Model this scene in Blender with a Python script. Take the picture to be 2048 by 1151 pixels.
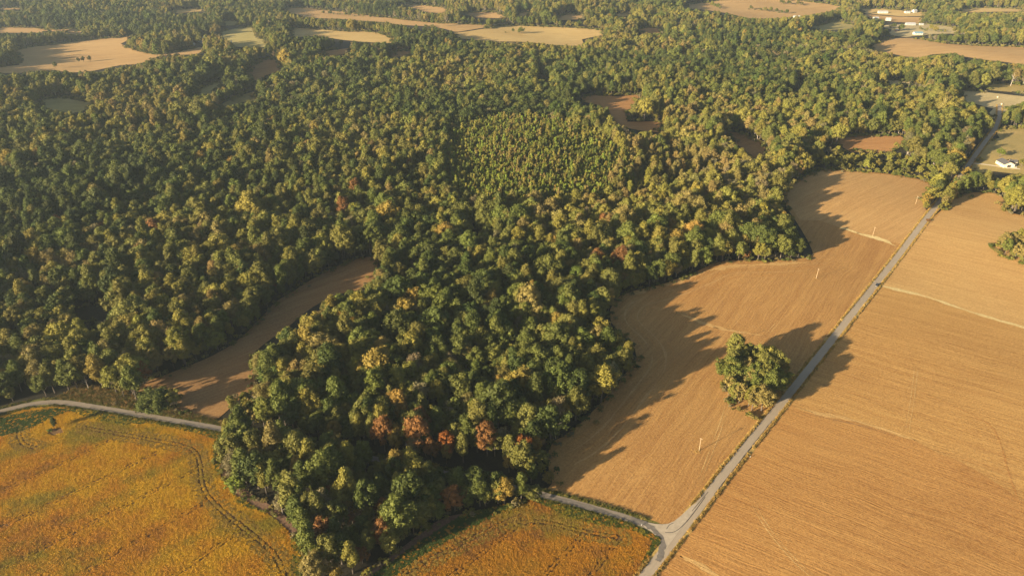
import bpy, math, random
import numpy as np
from mathutils import Vector, geometry as mgeo

for o in list(bpy.data.objects):
    bpy.data.objects.remove(o, do_unlink=True)
R = math.radians
scene = bpy.context.scene
COL = scene.collection
rng = np.random.default_rng(7)
random.seed(7)

# ------------------------------------------------------------------ camera
F, TH, CAMH = 1400.0, R(29.0), 290.0          # focal length in photo pixels, pitch, height
cam = bpy.data.cameras.new("camera")
cam.sensor_width = 36.0
cam.lens = 36.0 * F / 2048.0
cam.clip_start = 1.0
cam.clip_end = 30000.0
camo = bpy.data.objects.new("camera", cam)
camo.location = (0, 0, CAMH)
camo.rotation_euler = (R(90) - TH, 0, 0)
COL.objects.link(camo)
scene.camera = camo

# ------------------------------------------------------------------ light
SUN_EL = R(14.0)
SH = R(33.0)                                   # heading of the shadows, from +x towards +y
world = bpy.data.worlds.new("World")
scene.world = world
world.use_nodes = True
wn = world.node_tree
sky = wn.nodes.new("ShaderNodeTexSky")
sky.sky_type = 'NISHITA'
sky.sun_disc = False
sky.sun_elevation = SUN_EL
sky.air_density = 1.0
sky.dust_density = 2.0
bg = wn.nodes["Background"]
bg.inputs[1].default_value = 0.05
wn.links.new(sky.outputs[0], bg.inputs[0])
sunl = bpy.data.lights.new("sun", 'SUN')
sunl.energy = 5.0
sunl.angle = R(0.55)
sunl.color = (1.0, 0.84, 0.60)
suno = bpy.data.objects.new("sun", sunl)
sd = Vector((math.cos(SH) * math.cos(SUN_EL), math.sin(SH) * math.cos(SUN_EL), -math.sin(SUN_EL)))
suno.rotation_euler = sd.to_track_quat('-Z', 'Y').to_euler()
suno.location = (-400, -200, 400)
COL.objects.link(suno)
# sky sun azimuth: rotation 0 is +y, growing clockwise
sky.sun_rotation = math.atan2(-sd.x, -sd.y)

vs = scene.view_settings
vs.view_transform = 'Standard'
vs.look = 'None'
vs.gamma = 1.0
vs.use_curve_mapping = False
vs.exposure = 1.6
scene.render.engine = 'CYCLES'
scene.cycles.max_bounces = 5
scene.cycles.diffuse_bounces = 2
scene.cycles.glossy_bounces = 2
scene.cycles.transmission_bounces = 2
scene.cycles.volume_bounces = 0
scene.render.resolution_x = 1024
scene.render.resolution_y = 575


# ------------------------------------------------------------------ geometry of the place
def smooth(a, b, t):
    t = np.clip((t - a) / (b - a), 0, 1)
    return t * t * (3 - 2 * t)


def hgt(x, y):
    """rolling ground height"""
    x = np.asarray(x, float); y = np.asarray(y, float)
    near = 1.1 * np.sin(x / 71 + 0.6) * np.cos(y / 83 - 0.4) + 0.7 * np.sin((x + 0.7 * y) / 47 + 1.0)
    far = 7.0 * np.sin(x / 210 + 0.3) * np.sin(y / 165 + 0.8) + 5.0 * np.sin((x * 0.8 - y) / 290 + 2.0)
    rise = 9.0 * np.exp(-((x - 40) / 120) ** 2 - ((y - 850) / 140) ** 2)
    return near + rise + far * smooth(650, 1500, np.hypot(x, y))


CT, ST = math.cos(TH), math.sin(TH)


def at(px, py):
    """ground point that the photo shows at a pixel"""
    px = np.asarray(px, float); py = np.asarray(py, float)
    u = (px - 1024) / F; v = (575.5 - py) / F
    dx, dy, dz = u, CT + v * ST, -ST + v * CT
    z = np.zeros_like(px + py)
    for _ in range(14):
        t = (z - CAMH) / dz
        z = 0.5 * z + 0.5 * hgt(t * dx, t * dy)
    t = (z - CAMH) / dz
    return t * dx, t * dy


def P(px, py):
    x, y = at(px, py)
    return float(x), float(y), float(hgt(x, y))


def project(x, y, z):
    zz = z - CAMH
    Z = y * CT - zz * ST
    Y = y * ST + zz * CT
    Zs = np.where(Z > 1, Z, 1)
    return 1024 + F * x / Zs, 575.5 - F * Y / Zs, Z


def inside(poly, x, y):
    poly = np.asarray(poly, float)
    x = np.asarray(x, float); y = np.asarray(y, float)
    res = np.zeros(x.shape, bool)
    bb = (x >= poly[:, 0].min()) & (x <= poly[:, 0].max()) & (y >= poly[:, 1].min()) & (y <= poly[:, 1].max())
    if not bb.any():
        return res
    xs, ys = x[bb], y[bb]
    c = np.zeros(xs.shape, bool)
    j = len(poly) - 1
    for i in range(len(poly)):
        xi, yi = poly[i]; xj, yj = poly[j]
        if yi != yj:
            c ^= ((yi > ys) != (yj > ys)) & (xs < (xj - xi) * (ys - yi) / (yj - yi) + xi)
        j = i
    res[bb] = c
    return res


def dist_line(pl, x, y):
    """distance from points to a ground polyline"""
    d = np.full(np.shape(x), 1e9)
    for (ax, ay), (bx, by) in zip(pl[:-1], pl[1:]):
        vx, vy = bx - ax, by - ay
        L = vx * vx + vy * vy + 1e-9
        t = np.clip(((x - ax) * vx + (y - ay) * vy) / L, 0, 1)
        d = np.minimum(d, np.hypot(x - ax - t * vx, y - ay - t * vy))
    return d


def vnoise(x, y, seed=0):
    """cheap smooth noise -1..1"""
    r = np.random.default_rng(seed)
    s = 0
    for k in range(7):
        a = r.uniform(0, 6.28); f = r.uniform(0.6, 1.9); p = r.uniform(0, 6.28)
        s = s + np.sin((x * math.cos(a) + y * math.sin(a)) * f + p)
    return np.clip(s / 3.2, -1, 1)


def chaikin(pts, n=2, closed=False):
    pts = [tuple(p) for p in pts]
    for _ in range(n):
        out = []
        m = len(pts)
        rngi = range(m) if closed else range(m - 1)
        if not closed:
            out.append(pts[0])
        for i in rngi:
            a = pts[i]; b = pts[(i + 1) % m]
            out.append((0.75 * a[0] + 0.25 * b[0], 0.75 * a[1] + 0.25 * b[1]))
            out.append((0.25 * a[0] + 0.75 * b[0], 0.25 * a[1] + 0.75 * b[1]))
        if not closed:
            out.append(pts[-1])
        pts = out
    return pts


# ------------------------------------------------------------------ objects
def link(o, parent=None):
    COL.objects.link(o)
    if parent is not None:
        o.parent = parent
    return o


def mesh(name, v, f, mats, smooth_=False, midx=None):
    me = bpy.data.meshes.new(name)
    me.from_pydata([tuple(map(float, p)) for p in v], [], [tuple(map(int, q)) for q in f])
    for m in (mats if isinstance(mats, (list, tuple)) else [mats]):
        me.materials.append(m)
    if midx is not None:
        me.polygons.foreach_set("material_index", np.asarray(midx, np.int32))
    if smooth_:
        me.polygons.foreach_set("use_smooth", np.ones(len(me.polygons), bool))
    me.update()
    return me


def obj(name, me, parent=None, loc=None):
    o = bpy.data.objects.new(name, me)
    if loc is not None:
        o.location = loc
    return link(o, parent)


def tag(o, label=None, cat=None, group=None, kind=None):
    if label: o["label"] = label
    if cat: o["category"] = cat
    if group: o["group"] = group
    if kind: o["kind"] = kind
    return o


def empty(name, loc, rz=0.0):
    o = bpy.data.objects.new(name, None)
    o.location = loc
    o.rotation_euler = (0, 0, rz)
    o.empty_display_size = 1.0
    return link(o)


class MB:
    """collects boxes, prisms and tubes into one mesh"""
    def __init__(s):
        s.v = []; s.f = []

    def add(s, v, f):
        n = len(s.v)
        s.v += [tuple(p) for p in v]
        s.f += [tuple(i + n for i in q) for q in f]
        return s

    def box(s, x0, x1, y0, y1, z0, z1):
        v = [(x0, y0, z0), (x1, y0, z0), (x1, y1, z0), (x0, y1, z0), (x0, y0, z1), (x1, y0, z1), (x1, y1, z1), (x0, y1, z1)]
        return s.add(v, [(0, 3, 2, 1), (4, 5, 6, 7), (0, 1, 5, 4), (1, 2, 6, 5), (2, 3, 7, 6), (3, 0, 4, 7)])

    def tube(s, pts, radii, n=6, cap=True):
        rings = []
        for i, p in enumerate(pts):
            p = Vector(p)
            a = Vector(pts[max(i - 1, 0)]); b = Vector(pts[min(i + 1, len(pts) - 1)])
            d = (b - a).normalized()
            u = d.cross(Vector((0.13, 1, 0.21))).normalized(); w = d.cross(u)
            rings.append([p + (u * math.cos(6.2832 * k / n) + w * math.sin(6.2832 * k / n)) * radii[i] for k in range(n)])
        v = [q for r in rings for q in r]
        f = []
        for i in range(len(pts) - 1):
            for k in range(n):
                f.append((i * n + k, i * n + (k + 1) % n, (i + 1) * n + (k + 1) % n, (i + 1) * n + k))
        if cap:
            f.append(tuple(range(n))[::-1]); f.append(tuple((len(pts) - 1) * n + k for k in range(n)))
        return s.add(v, f)

    def build(s, name, mat, parent=None):
        return obj(name, mesh(name, s.v, s.f, mat), parent)


# ------------------------------------------------------------------ materials
def new_mat(name):
    m = bpy.data.materials.new(name)
    m.use_nodes = True
    nt = m.node_tree
    b = nt.nodes["Principled BSDF"]
    b.inputs["Roughness"].default_value = 0.85
    b.inputs["Specular IOR Level"].default_value = 0.2
    return m, nt, b


def plain(name, c, rough=0.7, spec=0.3, metal=0.0, var=0.12, scale=1.5):
    m, nt, b = new_mat(name)
    b.inputs["Roughness"].default_value = rough
    b.inputs["Specular IOR Level"].default_value = spec
    b.inputs["Metallic"].default_value = metal
    n = nt.nodes.new("ShaderNodeTexNoise"); n.inputs["Scale"].default_value = scale; n.inputs["Detail"].default_value = 4
    tc = nt.nodes.new("ShaderNodeTexCoord")
    nt.links.new(tc.outputs["Object"], n.inputs["Vector"])
    mx = nt.nodes.new("ShaderNodeMix"); mx.data_type = 'RGBA'
    mx.inputs[6].default_value = (*[k * (1 - var) for k in c], 1)
    mx.inputs[7].default_value = (*[min(1, k * (1 + var)) for k in c], 1)
    nt.links.new(n.outputs[0], mx.inputs[0])
    nt.links.new(mx.outputs[2], b.inputs["Base Color"])
    return m


def _noise(nt, vec, scale, detail=4, rough=0.6, dist=0.0):
    n = nt.nodes.new("ShaderNodeTexNoise")
    n.inputs["Scale"].default_value = scale
    n.inputs["Detail"].default_value = detail
    n.inputs["Roughness"].default_value = rough
    n.inputs["Distortion"].default_value = dist
    nt.links.new(vec, n.inputs["Vector"])
    return n.outputs[0]


def _ramp(nt, fac, stops):
    r = nt.nodes.new("ShaderNodeValToRGB")
    e = r.color_ramp.elements
    while len(e) < len(stops):
        e.new(0.5)
    for i, (p, c) in enumerate(stops):
        e[i].position = p
        e[i].color = (*c, 1) if len(c) == 3 else c
    nt.links.new(fac, r.inputs[0])
    return r.outputs[0]


def _mix(nt, fac, a, b, mode='MIX'):
    m = nt.nodes.new("ShaderNodeMix"); m.data_type = 'RGBA'; m.blend_type = mode
    for s, v in ((0, fac), (6, a), (7, b)):
        if isinstance(v, (int, float)):
            m.inputs[s].default_value = v
        elif isinstance(v, tuple):
            m.inputs[s].default_value = (*v, 1)
        else:
            nt.links.new(v, m.inputs[s])
    return m.outputs[2]


def _math(nt, op, a, b):
    m = nt.nodes.new("ShaderNodeMath"); m.operation = op
    for i, v in enumerate((a, b)):
        if isinstance(v, (int, float)): m.inputs[i].default_value = v
        else: nt.links.new(v, m.inputs[i])
    return m.outputs[0]


def _pos(nt, angle=None, stretch=None):
    g = nt.nodes.new("ShaderNodeNewGeometry")
    out = g.outputs["Position"]
    if angle is None:
        return out
    mp = nt.nodes.new("ShaderNodeMapping"); mp.vector_type = 'TEXTURE'
    mp.inputs["Rotation"].default_value = (0, 0, angle)
    mp.inputs["Scale"].default_value = stretch
    nt.links.new(out, mp.inputs["Vector"])
    return mp.outputs[0]


def field_mat(name, light, mid, dark, angle, bump=0.5, row=1.0, patch=0.009):
    """worked soil with stubble: broad patches, streaks along the rows, clods"""
    m, nt, b = new_mat(name)
    pos = _pos(nt)
    # rows wander a little
    big = _noise(nt, pos, patch, 5, 0.6, 0.6)
    wob = nt.nodes.new("ShaderNodeVectorMath"); wob.operation = 'MULTIPLY_ADD'
    nz = nt.nodes.new("ShaderNodeTexNoise"); nz.inputs["Scale"].default_value = 0.014; nz.inputs["Detail"].default_value = 2
    nt.links.new(pos, nz.inputs["Vector"])
    nt.links.new(nz.outputs[1], wob.inputs[0]); wob.inputs[1].default_value = (11, 11, 0); nt.links.new(pos, wob.inputs[2])
    mp = nt.nodes.new("ShaderNodeMapping"); mp.vector_type = 'TEXTURE'
    mp.inputs["Rotation"].default_value = (0, 0, angle); mp.inputs["Scale"].default_value = (26, 1.1 * row, 6)
    nt.links.new(wob.outputs[0], mp.inputs["Vector"])
    streak = _noise(nt, mp.outputs[0], 1.0, 3, 0.65)
    mp2 = nt.nodes.new("ShaderNodeMapping"); mp2.vector_type = 'TEXTURE'
    mp2.inputs["Rotation"].default_value = (0, 0, angle); mp2.inputs["Scale"].default_value = (200, 5 * row, 20)
    nt.links.new(wob.outputs[0], mp2.inputs["Vector"])
    broad = _noise(nt, mp2.outputs[0], 1.0, 3, 0.6)
    clod = _noise(nt, pos, 0.75, 4, 0.8)
    col = _ramp(nt, big, [(0.32, dark), (0.5, mid), (0.66, light)])
    lo = tuple(k * 0.62 for k in dark); hi = tuple(min(1, k * 1.22) for k in light)
    sfac = _ramp(nt, streak, [(0.34, (0, 0, 0)), (0.66, (1, 1, 1))])
    col = _mix(nt, 0.45, col, _mix(nt, sfac, lo, hi))
    bfac = _ramp(nt, broad, [(0.36, (0, 0, 0)), (0.64, (1, 1, 1))])
    col = _mix(nt, 0.36, col, _mix(nt, bfac, dark, light))
    cfac = _ramp(nt, clod, [(0.36, (0, 0, 0)), (0.62, (1, 1, 1))])
    col = _mix(nt, 0.32, col, _mix(nt, cfac, lo, hi))
    nt.links.new(col, b.inputs["Base Color"])
    b.inputs["Roughness"].default_value = 0.95
    b.inputs["Specular IOR Level"].default_value = 0.05
    h = _math(nt, 'ADD', _math(nt, 'MULTIPLY', streak, 0.7), _math(nt, 'MULTIPLY', clod, 0.6))
    bp = nt.nodes.new("ShaderNodeBump"); bp.inputs["Strength"].default_value = bump; bp.inputs["Distance"].default_value = 0.45
    nt.links.new(h, bp.inputs["Height"]); nt.links.new(bp.outputs[0], b.inputs["Normal"])
    return m


def grass_mat(name, c1, c2, c3, scale=0.05, fine=0.7):
    m, nt, b = new_mat(name)
    pos = _pos(nt)
    col = _ramp(nt, _noise(nt, pos, scale, 6, 0.65, 0.5), [(0.32, c1), (0.5, c2), (0.68, c3)])
    fn = _noise(nt, pos, fine, 4, 0.75)
    col = _mix(nt, 0.4, col, _ramp(nt, fn, [(0.35, tuple(k * 0.5 for k in c1)), (0.65, tuple(k * 1.25 for k in c3))]))
    nt.links.new(col, b.inputs["Base Color"])
    bp = nt.nodes.new("ShaderNodeBump"); bp.inputs["Strength"].default_value = 0.5; bp.inputs["Distance"].default_value = 0.3
    nt.links.new(fn, bp.inputs["Height"]); nt.links.new(bp.outputs[0], b.inputs["Normal"])
    return m


def road_mat(name, c1, c2, dark):
    m, nt, b = new_mat(name)
    uv = nt.nodes.new("ShaderNodeUVMap"); uv.uv_map = "UVMap"
    mp = nt.nodes.new("ShaderNodeMapping"); mp.inputs["Scale"].default_value = (1.6, 0.02, 1)
    nt.links.new(uv.outputs[0], mp.inputs["Vector"])
    st = _noise(nt, mp.outputs[0], 3.0, 4, 0.7)
    pos = _pos(nt)
    col = _ramp(nt, _noise(nt, pos, 0.10, 5, 0.65), [(0.3, c2), (0.7, c1)])
    col = _mix(nt, 0.45, col, _ramp(nt, st, [(0.36, dark), (0.62, c1)]))
    col = _mix(nt, 0.15, col, _ramp(nt, _noise(nt, pos, 2.5, 3, 0.7), [(0.4, dark), (0.6, c1)]))
    nt.links.new(col, b.inputs["Base Color"])
    b.inputs["Roughness"].default_value = 0.8
    return m


def leaf_mat(name, attr="tint", trans=0.20, vary=0.30, nscale=0.35):
    m, nt, b = new_mat(name)
    a = nt.nodes.new("ShaderNodeAttribute"); a.attribute_type = 'INSTANCER'; a.attribute_name = attr
    tc = nt.nodes.new("ShaderNodeTexCoord")
    n1 = _noise(nt, tc.outputs["Object"], nscale, 3, 0.7)
    n2 = _noise(nt, tc.outputs["Object"], 2.2, 2, 0.6)
    k = _ramp(nt, _math(nt, 'ADD', _math(nt, 'MULTIPLY', n1, 0.6), _math(nt, 'MULTIPLY', n2, 0.4)),
              [(0.33, (1 - vary, 1 - vary, 1 - vary)), (0.67, (1 + vary, 1 + vary * 0.9, 1 + vary * 0.4))])
    col = _mix(nt, 1.0, a.outputs["Color"], k, 'MULTIPLY')
    nt.links.new(col, b.inputs["Base Color"])
    b.inputs["Roughness"].default_value = 0.65
    b.inputs["Specular IOR Level"].default_value = 0.18
    tr = nt.nodes.new("ShaderNodeBsdfTranslucent")
    nt.links.new(col, tr.inputs["Color"])
    ms = nt.nodes.new("ShaderNodeMixShader"); ms.inputs[0].default_value = trans
    nt.links.new(b.outputs[0], ms.inputs[1]); nt.links.new(tr.outputs[0], ms.inputs[2])
    nt.links.new(ms.outputs[0], nt.nodes["Material Output"].inputs["Surface"])
    return m


M = {}
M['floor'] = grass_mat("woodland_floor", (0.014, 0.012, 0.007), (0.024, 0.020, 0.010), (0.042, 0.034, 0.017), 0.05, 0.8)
M['stub_mid'] = field_mat("stubble_soil", (0.50, 0.284, 0.094), (0.39, 0.199, 0.062), (0.27, 0.121, 0.038), R(54), 0.9)
M['stub_right'] = field_mat("stubble_soil_wide", (0.55, 0.326, 0.107), (0.435, 0.228, 0.069), (0.31, 0.145, 0.043), R(-33), 0.9)
M['stub_light'] = field_mat("stubble_straw", (0.58, 0.36, 0.135), (0.52, 0.31, 0.112), (0.42, 0.235, 0.08), R(-33), 0.9)
M['stub_far'] = field_mat("stubble_soil_far", (0.52, 0.335, 0.140), (0.44, 0.268, 0.108), (0.34, 0.192, 0.074), R(15), 0.3, 3)
M['stub_dark'] = field_mat("stubble_soil_brown", (0.36, 0.205, 0.080), (0.28, 0.150, 0.058), (0.19, 0.095, 0.038), R(40), 0.5, 1.5)
M['stub_red'] = field_mat("stubble_soil_red", (0.46, 0.245, 0.092), (0.37, 0.185, 0.066), (0.28, 0.130, 0.045), R(10), 0.3, 3)
M['gold'] = field_mat("ripe_crop_gold", (0.56, 0.40, 0.160), (0.48, 0.32, 0.120), (0.40, 0.25, 0.085), R(5), 0.3, 4)
M['hay'] = field_mat("mown_hay", (0.42, 0.34, 0.13), (0.33, 0.265, 0.10), (0.24, 0.20, 0.07), R(12), 0.3, 4)
M['pale'] = field_mat("pale_pasture", (0.58, 0.46, 0.23), (0.48, 0.37, 0.18), (0.36, 0.27, 0.13), R(30), 0.3, 3)
M['meadow'] = grass_mat("meadow_grass", (0.12, 0.11, 0.030), (0.20, 0.165, 0.045), (0.29, 0.215, 0.07), 0.04)
M['yard'] = grass_mat("lawn_grass", (0.27, 0.21, 0.06), (0.36, 0.27, 0.085), (0.45, 0.31, 0.11), 0.03)
M['verge'] = grass_mat("dry_verge_grass", (0.28, 0.17, 0.045), (0.42, 0.27, 0.075), (0.55, 0.37, 0.11), 0.08, 0.9)
M['verge_green'] = grass_mat("green_verge_grass", (0.05, 0.065, 0.015), (0.10, 0.105, 0.022), (0.19, 0.155, 0.035), 0.07, 0.9)
M['strip'] = grass_mat("pale_grass_strip", (0.52, 0.37, 0.14), (0.62, 0.46, 0.19), (0.70, 0.54, 0.25), 0.05, 0.6)
M['soy_soil'] = grass_mat("crop_floor", (0.10, 0.055, 0.022), (0.15, 0.080, 0.030), (0.20, 0.110, 0.040), 0.08)
M['bare'] = grass_mat("bare_soil", (0.15, 0.085, 0.05), (0.19, 0.11, 0.065), (0.24, 0.14, 0.085), 0.1)
M['asphalt'] = road_mat("worn_asphalt", (0.42, 0.335, 0.235), (0.35, 0.275, 0.19), (0.24, 0.19, 0.135))
M['gravel'] = road_mat("patched_asphalt_verge_shade", (0.31, 0.25, 0.185), (0.21, 0.172, 0.13), (0.07, 0.06, 0.05))  # dark stripes: tyre lines and patches, with the verge's shadow painted into the colour
M['concrete'] = plain("pale_concrete", (0.41, 0.335, 0.24), 0.9, 0.1, var=0.28, scale=0.5)
M['tar'] = plain("dark_tar", (0.05, 0.045, 0.042), 0.7, 0.2, var=0.3, scale=0.5)
M['patch'] = plain("dark_patch", (0.17, 0.145, 0.118), 0.8, 0.2, var=0.5, scale=0.6)
M['drive'] = plain("pale_gravel_drive", (0.66, 0.56, 0.40), 0.9, 0.1, scale=0.4)
M['leaf'] = leaf_mat("foliage")
M['crop'] = leaf_mat("crop_leaves", trans=0.3, vary=0.16, nscale=0.9)
M['bark'] = plain("bark", (0.13, 0.105, 0.08), 0.9, 0.1, var=0.3)
M['bark_pale'] = plain("pale_dead_wood", (0.42, 0.36, 0.29), 0.85, 0.1, var=0.25)
M['polewood'] = plain("weathered_pole", (0.44, 0.33, 0.20), 0.8, 0.1, var=0.15)
M['white'] = plain("white_paint", (0.52, 0.50, 0.44), 0.6, 0.3, var=0.06)
M['cream'] = plain("cream_siding", (0.72, 0.62, 0.44), 0.7, 0.2, var=0.06)
M['greywall'] = plain("grey_siding", (0.38, 0.37, 0.35), 0.7, 0.2, var=0.08)
M['brickwall'] = plain("brick_wall", (0.30, 0.15, 0.10), 0.9, 0.1, var=0.2)
M['roof_dark'] = plain("dark_shingles", (0.10, 0.095, 0.095), 0.85, 0.2, var=0.25, scale=2.5)
M['roof_grey'] = plain("grey_metal_roof", (0.38, 0.38, 0.38), 0.5, 0.4, var=0.1)
M['roof_white'] = plain("white_metal_roof", (0.40, 0.39, 0.37), 0.5, 0.4, var=0.06)
M['roof_blue'] = plain("blue_metal_roof", (0.16, 0.27, 0.33), 0.5, 0.4, var=0.1)
M['roof_red'] = plain("red_brown_roof", (0.24, 0.13, 0.09), 0.8, 0.2, var=0.15)
M['glass'] = plain("window_glass", (0.03, 0.035, 0.04), 0.12, 0.6, var=0.05)
M['dark'] = plain("dark_opening", (0.05, 0.045, 0.04), 0.7, 0.3)
M['carpaint'] = plain("dark_car_paint", (0.025, 0.03, 0.04), 0.25, 0.6, var=0.04)
M['tyre'] = plain("tyre_rubber", (0.02, 0.02, 0.02), 0.85, 0.2)
M['chrome'] = plain("bright_metal", (0.7, 0.7, 0.7), 0.3, 0.6, metal=0.8, var=0.05)
M['bale'] = plain("pale_straw", (0.70, 0.60, 0.40), 0.9, 0.1, var=0.2)
mw, ntw, bw = new_mat("pond_water")
bw.inputs["Base Color"].default_value = (0.03, 0.05, 0.06, 1)
bw.inputs["Roughness"].default_value = 0.05
bw.inputs["Specular IOR Level"].default_value = 0.6
wv = ntw.nodes.new("ShaderNodeBump"); wv.inputs["Strength"].default_value = 0.08
ntw.links.new(_noise(ntw, _pos(ntw), 0.8, 3), wv.inputs["Height"]); ntw.links.new(wv.outputs[0], bw.inputs["Normal"])
M['water'] = mw

# ------------------------------------------------------------------ ground
def axis(lo, hi, a, b, fine, growth=1.25):
    c = list(np.arange(a, b + fine, fine))
    s = fine
    while c[-1] < hi:
        s *= growth; c.append(c[-1] + s)
    s = fine
    while c[0] > lo:
        s *= growth; c.insert(0, c[0] - s)
    return np.array(c)


gx = axis(-6000, 6000, -2000, 2000, 16)
gy = axis(-1200, 7000, 60, 3000, 14)
GX, GY = np.meshgrid(gx, gy)
GZ = hgt(GX, GY)
nx, ny = len(gx), len(gy)
idx = np.arange(nx * ny).reshape(ny, nx)
fq = np.stack([idx[:-1, :-1], idx[:-1, 1:], idx[1:, 1:], idx[1:, :-1]], -1).reshape(-1, 4)
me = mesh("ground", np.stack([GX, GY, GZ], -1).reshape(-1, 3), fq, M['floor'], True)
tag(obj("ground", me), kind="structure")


def lift(x, y, k=1.0):
    return k * 0.10 * (1 + np.hypot(x, y) / 330.0) + 0.0


def sheet_ground(name, poly, mat, level=1.0, step=None, rough=0.0):
    """a sheet that follows the ground inside a ground polygon"""
    poly = np.array(poly)
    d = float(np.hypot(poly[:, 0], poly[:, 1]).mean())
    if step is None:
        step = max(7.0, d / 60.0)
    # subdivide the outline
    out = []
    for i in range(len(poly)):
        a, b = poly[i], poly[(i + 1) % len(poly)]
        n = max(1, int(np.hypot(*(b - a)) / step))
        for k in range(n):
            q = a + (b - a) * k / n
            if rough:
                q = q + rng.normal(0, rough, 2)
            out.append(q)
    out = np.array(out)
    lo, hi = out.min(0), out.max(0)
    X, Y = np.meshgrid(np.arange(lo[0], hi[0], step), np.arange(lo[1], hi[1], step))
    X = X.ravel(); Y = Y.ravel()
    k = inside(out, X, Y)
    X, Y = X[k], Y[k]
    k = dist_line(np.vstack([out, out[:1]]).tolist(), X, Y) > step * 0.35
    vs_ = [Vector((float(a), float(b))) for a, b in out] + [Vector((float(a), float(b))) for a, b in zip(X[k], Y[k])]
    res = mgeo.delaunay_2d_cdt(vs_, [], [list(range(len(out)))], 1, 1e-4)
    vv = np.array([(p.x, p.y) for p in res[0]])
    z = hgt(vv[:, 0], vv[:, 1]) + lift(vv[:, 0], vv[:, 1], level)
    me = mesh(name, np.column_stack([vv, z]), res[2], mat, True)
    return tag(obj(name, me), kind="structure")


def to_ground(pix):
    a = np.array(pix, float)
    x, y = at(a[:, 0], a[:, 1])
    return np.column_stack([x, y])


def sheet(name, pix, mat, level=1.0, rough=0.0, sm=1):
    pp = chaikin(pix, sm, True) if sm else pix
    return sheet_ground(name, to_ground(pp), mat, level, None, rough)


# ------------------------------------------------------------------ open land as the photo shows it (pixels)
CROP_W = [(-420, 985), (-150, 880), (0, 824), (60, 809), (115, 804), (170, 812), (300, 834), (400, 851), (456, 861), (440, 900), (446, 940),
          (478, 985), (520, 1002), (561, 1032), (600, 1080), (612, 1100), (600, 1151), (590, 1250), (560, 1420), (-500, 1420)]
CROP_S = [(1040, 1001), (1076, 988), (1150, 1007), (1240, 1032), (1300, 1053), (1325, 1070), (1320, 1100), (1282, 1151), (1215, 1240), (1080, 1420),
          (720, 1420), (715, 1250), (707, 1151), (783, 1116), (872, 1035), (960, 1022)]
STUB_MID = [(1330, 1062), (1372, 1052), (1453, 944), (1570, 797), (1654, 690), (1740, 582), (1849, 439), (1856, 426), (1843, 402), (1870, 372), (1840, 358), (1780, 348), (1700, 341),
            (1640, 339), (1602, 356), (1572, 376), (1563, 400), (1600, 455), (1620, 490), (1628, 512), (1600, 518), (1530, 522), (1440, 520), (1385, 547), (1330, 568), (1250, 585),
            (1230, 600), (1217, 625), (1225, 652), (1268, 690), (1274, 720), (1240, 760), (1180, 830), (1135, 868), (1100, 885), (1094, 930), (1108, 962), (1090, 982),
            (1090, 990), (1150, 1006), (1240, 1031), (1300, 1052)]
STUB_E = [(1290, 1151), (1372, 1053), (1454, 945), (1571, 798), (1655, 691), (1741, 583), (1851, 440), (1872, 432), (1905, 396), (1935, 385), (1990, 385), (2008, 396), (2012, 424), (2048, 432), (2250, 452),
          (2600, 520), (3000, 900), (2900, 1420), (1150, 1420)]
CURVE = [(757, 515), (735, 513), (700, 521), (650, 543), (610, 567), (582, 585), (552, 602), (524, 634), (478, 680), (436, 706), (392, 726), (345, 744), (285, 766), (268, 788),
         (352, 776), (358, 800), (345, 834), (430, 842), (462, 815), (475, 798), (515, 790), (508, 750), (500, 712), (535, 682), (572, 658), (612, 622), (667, 590), (700, 584), (740, 573), (752, 548)]
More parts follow.
